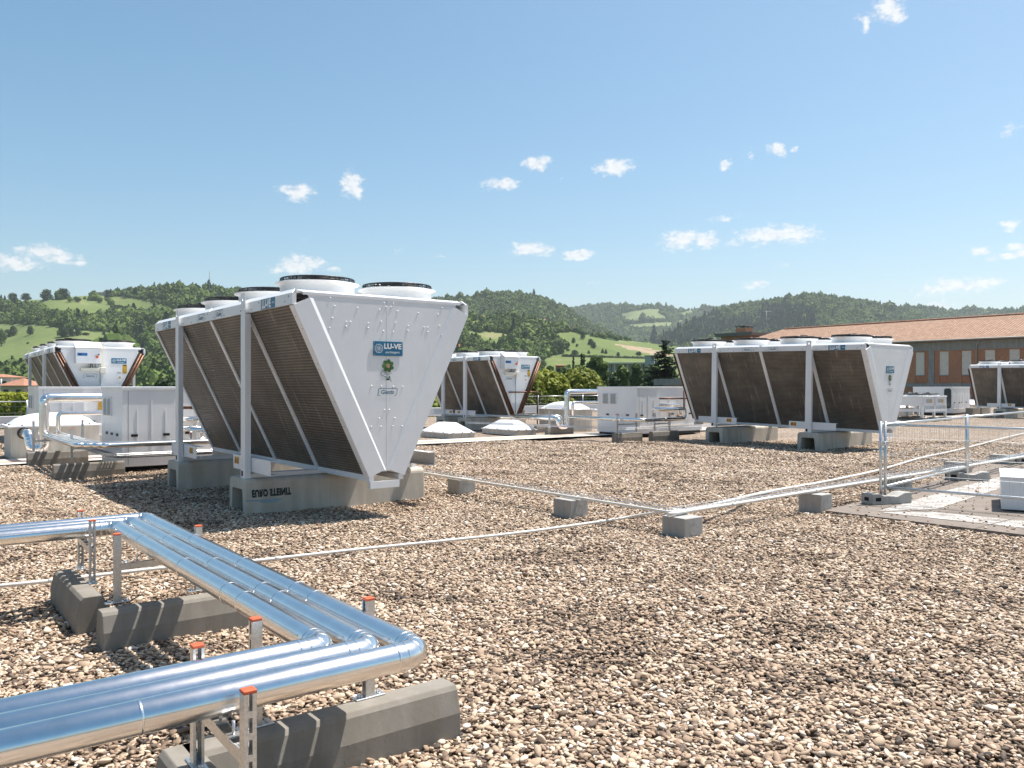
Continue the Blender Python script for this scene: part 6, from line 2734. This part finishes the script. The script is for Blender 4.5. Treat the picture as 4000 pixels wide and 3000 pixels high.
mt('upper tree of the overlapping pair in the right meadow', HM1, 2307, 1348, 24, 26)
mt('lower tree of the overlapping pair in the right meadow', HM1, 2318, 1360, 24, 26)
mt('flat dark bush at the left of the right meadow', HM1, 2219, 1371, 8, 18)
mt('grey-green bushy tree at the foot of the right meadow', HM1, 2245, 1392, 24, 34)
mt('left pointed tree of the group low in the right meadow', HM1, 2300, 1381, 14, 16, 2)
mt('middle pointed tree of the group low in the right meadow', HM1, 2354, 1380, 20, 18, 2)
mt('right pointed tree of the group low in the right meadow', HM1, 2367, 1382, 20, 16, 2)
mt('small leaning tree near the hedge right of the pointed group', HM1, 2415, 1392, 16, 16)
mt('bush pair in the meadow above the office block', HM1, 2495, 1388, 14, 28)
mt('dark tree with a dense crown at the left of the middle meadow', HM1, 2010, 1350, 38, 46)
mt('big dark tree right of the dense-crowned one in the middle wood', HM1, 2055, 1352, 58, 40)
mt('narrow tree on the meadow rim below the stone house', HM1, 2138, 1326, 20, 12)
mt('silvery willow at the right end of the middle wood', HM1, 2185, 1382, 58, 56, 1)
mt('dark bush behind the middle cooler, at the hedge end', HM1, 2122, 1440, 34, 30, 1)
# hedge along the meadow foot
bl = []
rnd = random.Random(5)
ph, _ = HM1.pos(np.linspace(2200, 2560, 46), np.linspace(1393, 1402, 46))
o0 = Vector(ph[0])
for q in ph:
    bl.append((q[0] - o0.x, q[1] - o0.y, q[2] - o0.z + .8, 1.1 + rnd.random() * .6, 1.0, .8 + rnd.random() * .7))
vs, fs = leaf_cloud(bl, 5200, .34, rnd)
m = MB()
m.add(vs, fs)
hd = m.build('hedge', M['leaf_dark'])
hd.location = o0
tag(hd, 'long low dark hedge along the foot of the right meadow', 'hedge')
# poppies, sheds and hill houses
mst = AT(818, 1108, 720)
ma = thing('radio_mast', 'thin lattice radio mast on the left hilltop', 'radio mast', (mst.x, mst.y, mst.z - 6))
m = MB()
for k in range(3):
    a = 2 * PI * k / 3
    m.tube([(.5 * math.cos(a), .5 * math.sin(a), 0), (.22 * math.cos(a), .22 * math.sin(a), 17.5)], .10, 4)
for k in range(9):
    z = k * 1.9
    R = .5 - .28 * z / 17.5
    p = [Vector((R * math.cos(2 * PI * q / 3), R * math.sin(2 * PI * q / 3), z + (.9 if q % 2 else 0))) for q in range(3)]
    m.tube([p[0], p[1], p[2], p[0]], .06, 4, False, False)
m.tube([(0, 0, 17.4), (0, 0, 19)], .05, 4)
m.build('lattice', M['panel_grey'], ma)


def hill_house(label, hill, px, py, wpx, hpx, rz, wall, roof_k=.45, wins=True):
    """house on a slope, its foot at photo (px, py), wpx wide and hpx tall to the eaves"""
    p, _ = hill.pos([px], [py])
    d = float(p[0][1])
    k = d / F
    return house(label, px, py - hpx, d, wpx * k, wpx * k * .7, hpx * k, rz, wall, roof_h=hpx * k * roof_k, wins=wins, over=.4)


hill_house('long low shed on the left hilltop meadow', HL, 396, 1152, 34, 9, .1, 'panel_grey', .25)
hill_house('pale house half hidden in the wood below the upper left meadow', HL, 318, 1256, 18, 6, .3, 'house_white', .5, False)
hill_house('pinkish house at the left edge of the hill wood', HL, 3, 1243, 20, 10, .2, 'house_pink', .5)
hill_house('small pale house low in the left wood', HL, 455, 1268, 12, 6, .3, 'house_white', .5, False)
hill_house('farmhouse with pale roof in the trees above the middle meadow', HM1, 1880, 1243, 34, 8, .1, 'house_ochre', .5)
hill_house('left farmhouse of the stone hamlet on the middle hillside', HM1, 2100, 1262, 26, 9, -.1, 'house_ochre', .6)
hill_house('right farmhouse of the stone hamlet on the middle hillside', HM1, 2124, 1262, 16, 12, .3, 'house_pink', .5)
hill_house('tall grey stone house at the top of the right meadow', HM1, 2250, 1297, 20, 17, .2, 'panel_grey', .35)
house('brick house among bushes left of the cypress pair', 2188, 1428, 185, 1.8, 2, 3, .1, 'brick', roof_h=.2)
hill_house('tiny white house near the skyline of the far hill', HF, 2592, 1213, 12, 4, .1, 'house_white', .5, False)
hill_house('tiny pale house right of the white one on the far hill', HF, 2616, 1213, 11, 4, .1, 'house_white', .5, False)

# the building under our feet: outer walls below the gravel roof
mb = MB()
a, b = PB - PD * 34, PB + PD * 92
mb.prism([Vector((-16, -5, -10.4)), Vector((22, -5, -10.4)), Vector((b.x, b.y, -10.4)), Vector((a.x, a.y, -10.4))], Vector((0, 0, 10.3)))
o = mb.build('flat_roof_building', M['slab'])
tag(o, 'flat-roofed building carrying the gravel roof', 'building')

# ------------------------------------------------------------------ air
HAZE = True
if HAZE:
    mb = MB()
    mb.box((-3200, -40, -11.6), (4600, 5200, 420))
    m = bpy.data.materials.new('hazy_air')
    m.use_nodes = True
    nt = m.node_tree
    nt.nodes.remove(nt.nodes['Principled BSDF'])
    pv = nt.nodes.new('ShaderNodeVolumePrincipled')
    pv.inputs['Color'].default_value = (0.86, 0.92, 1.0, 1)
    pv.inputs['Density'].default_value = 0.00009
    pv.inputs['Anisotropy'].default_value = 0.3
    nt.links.new(pv.outputs[0], nt.nodes['Material Output'].inputs['Volume'])
    hz_o = mb.build('haze', m)
    tag(hz_o, kind='stuff')
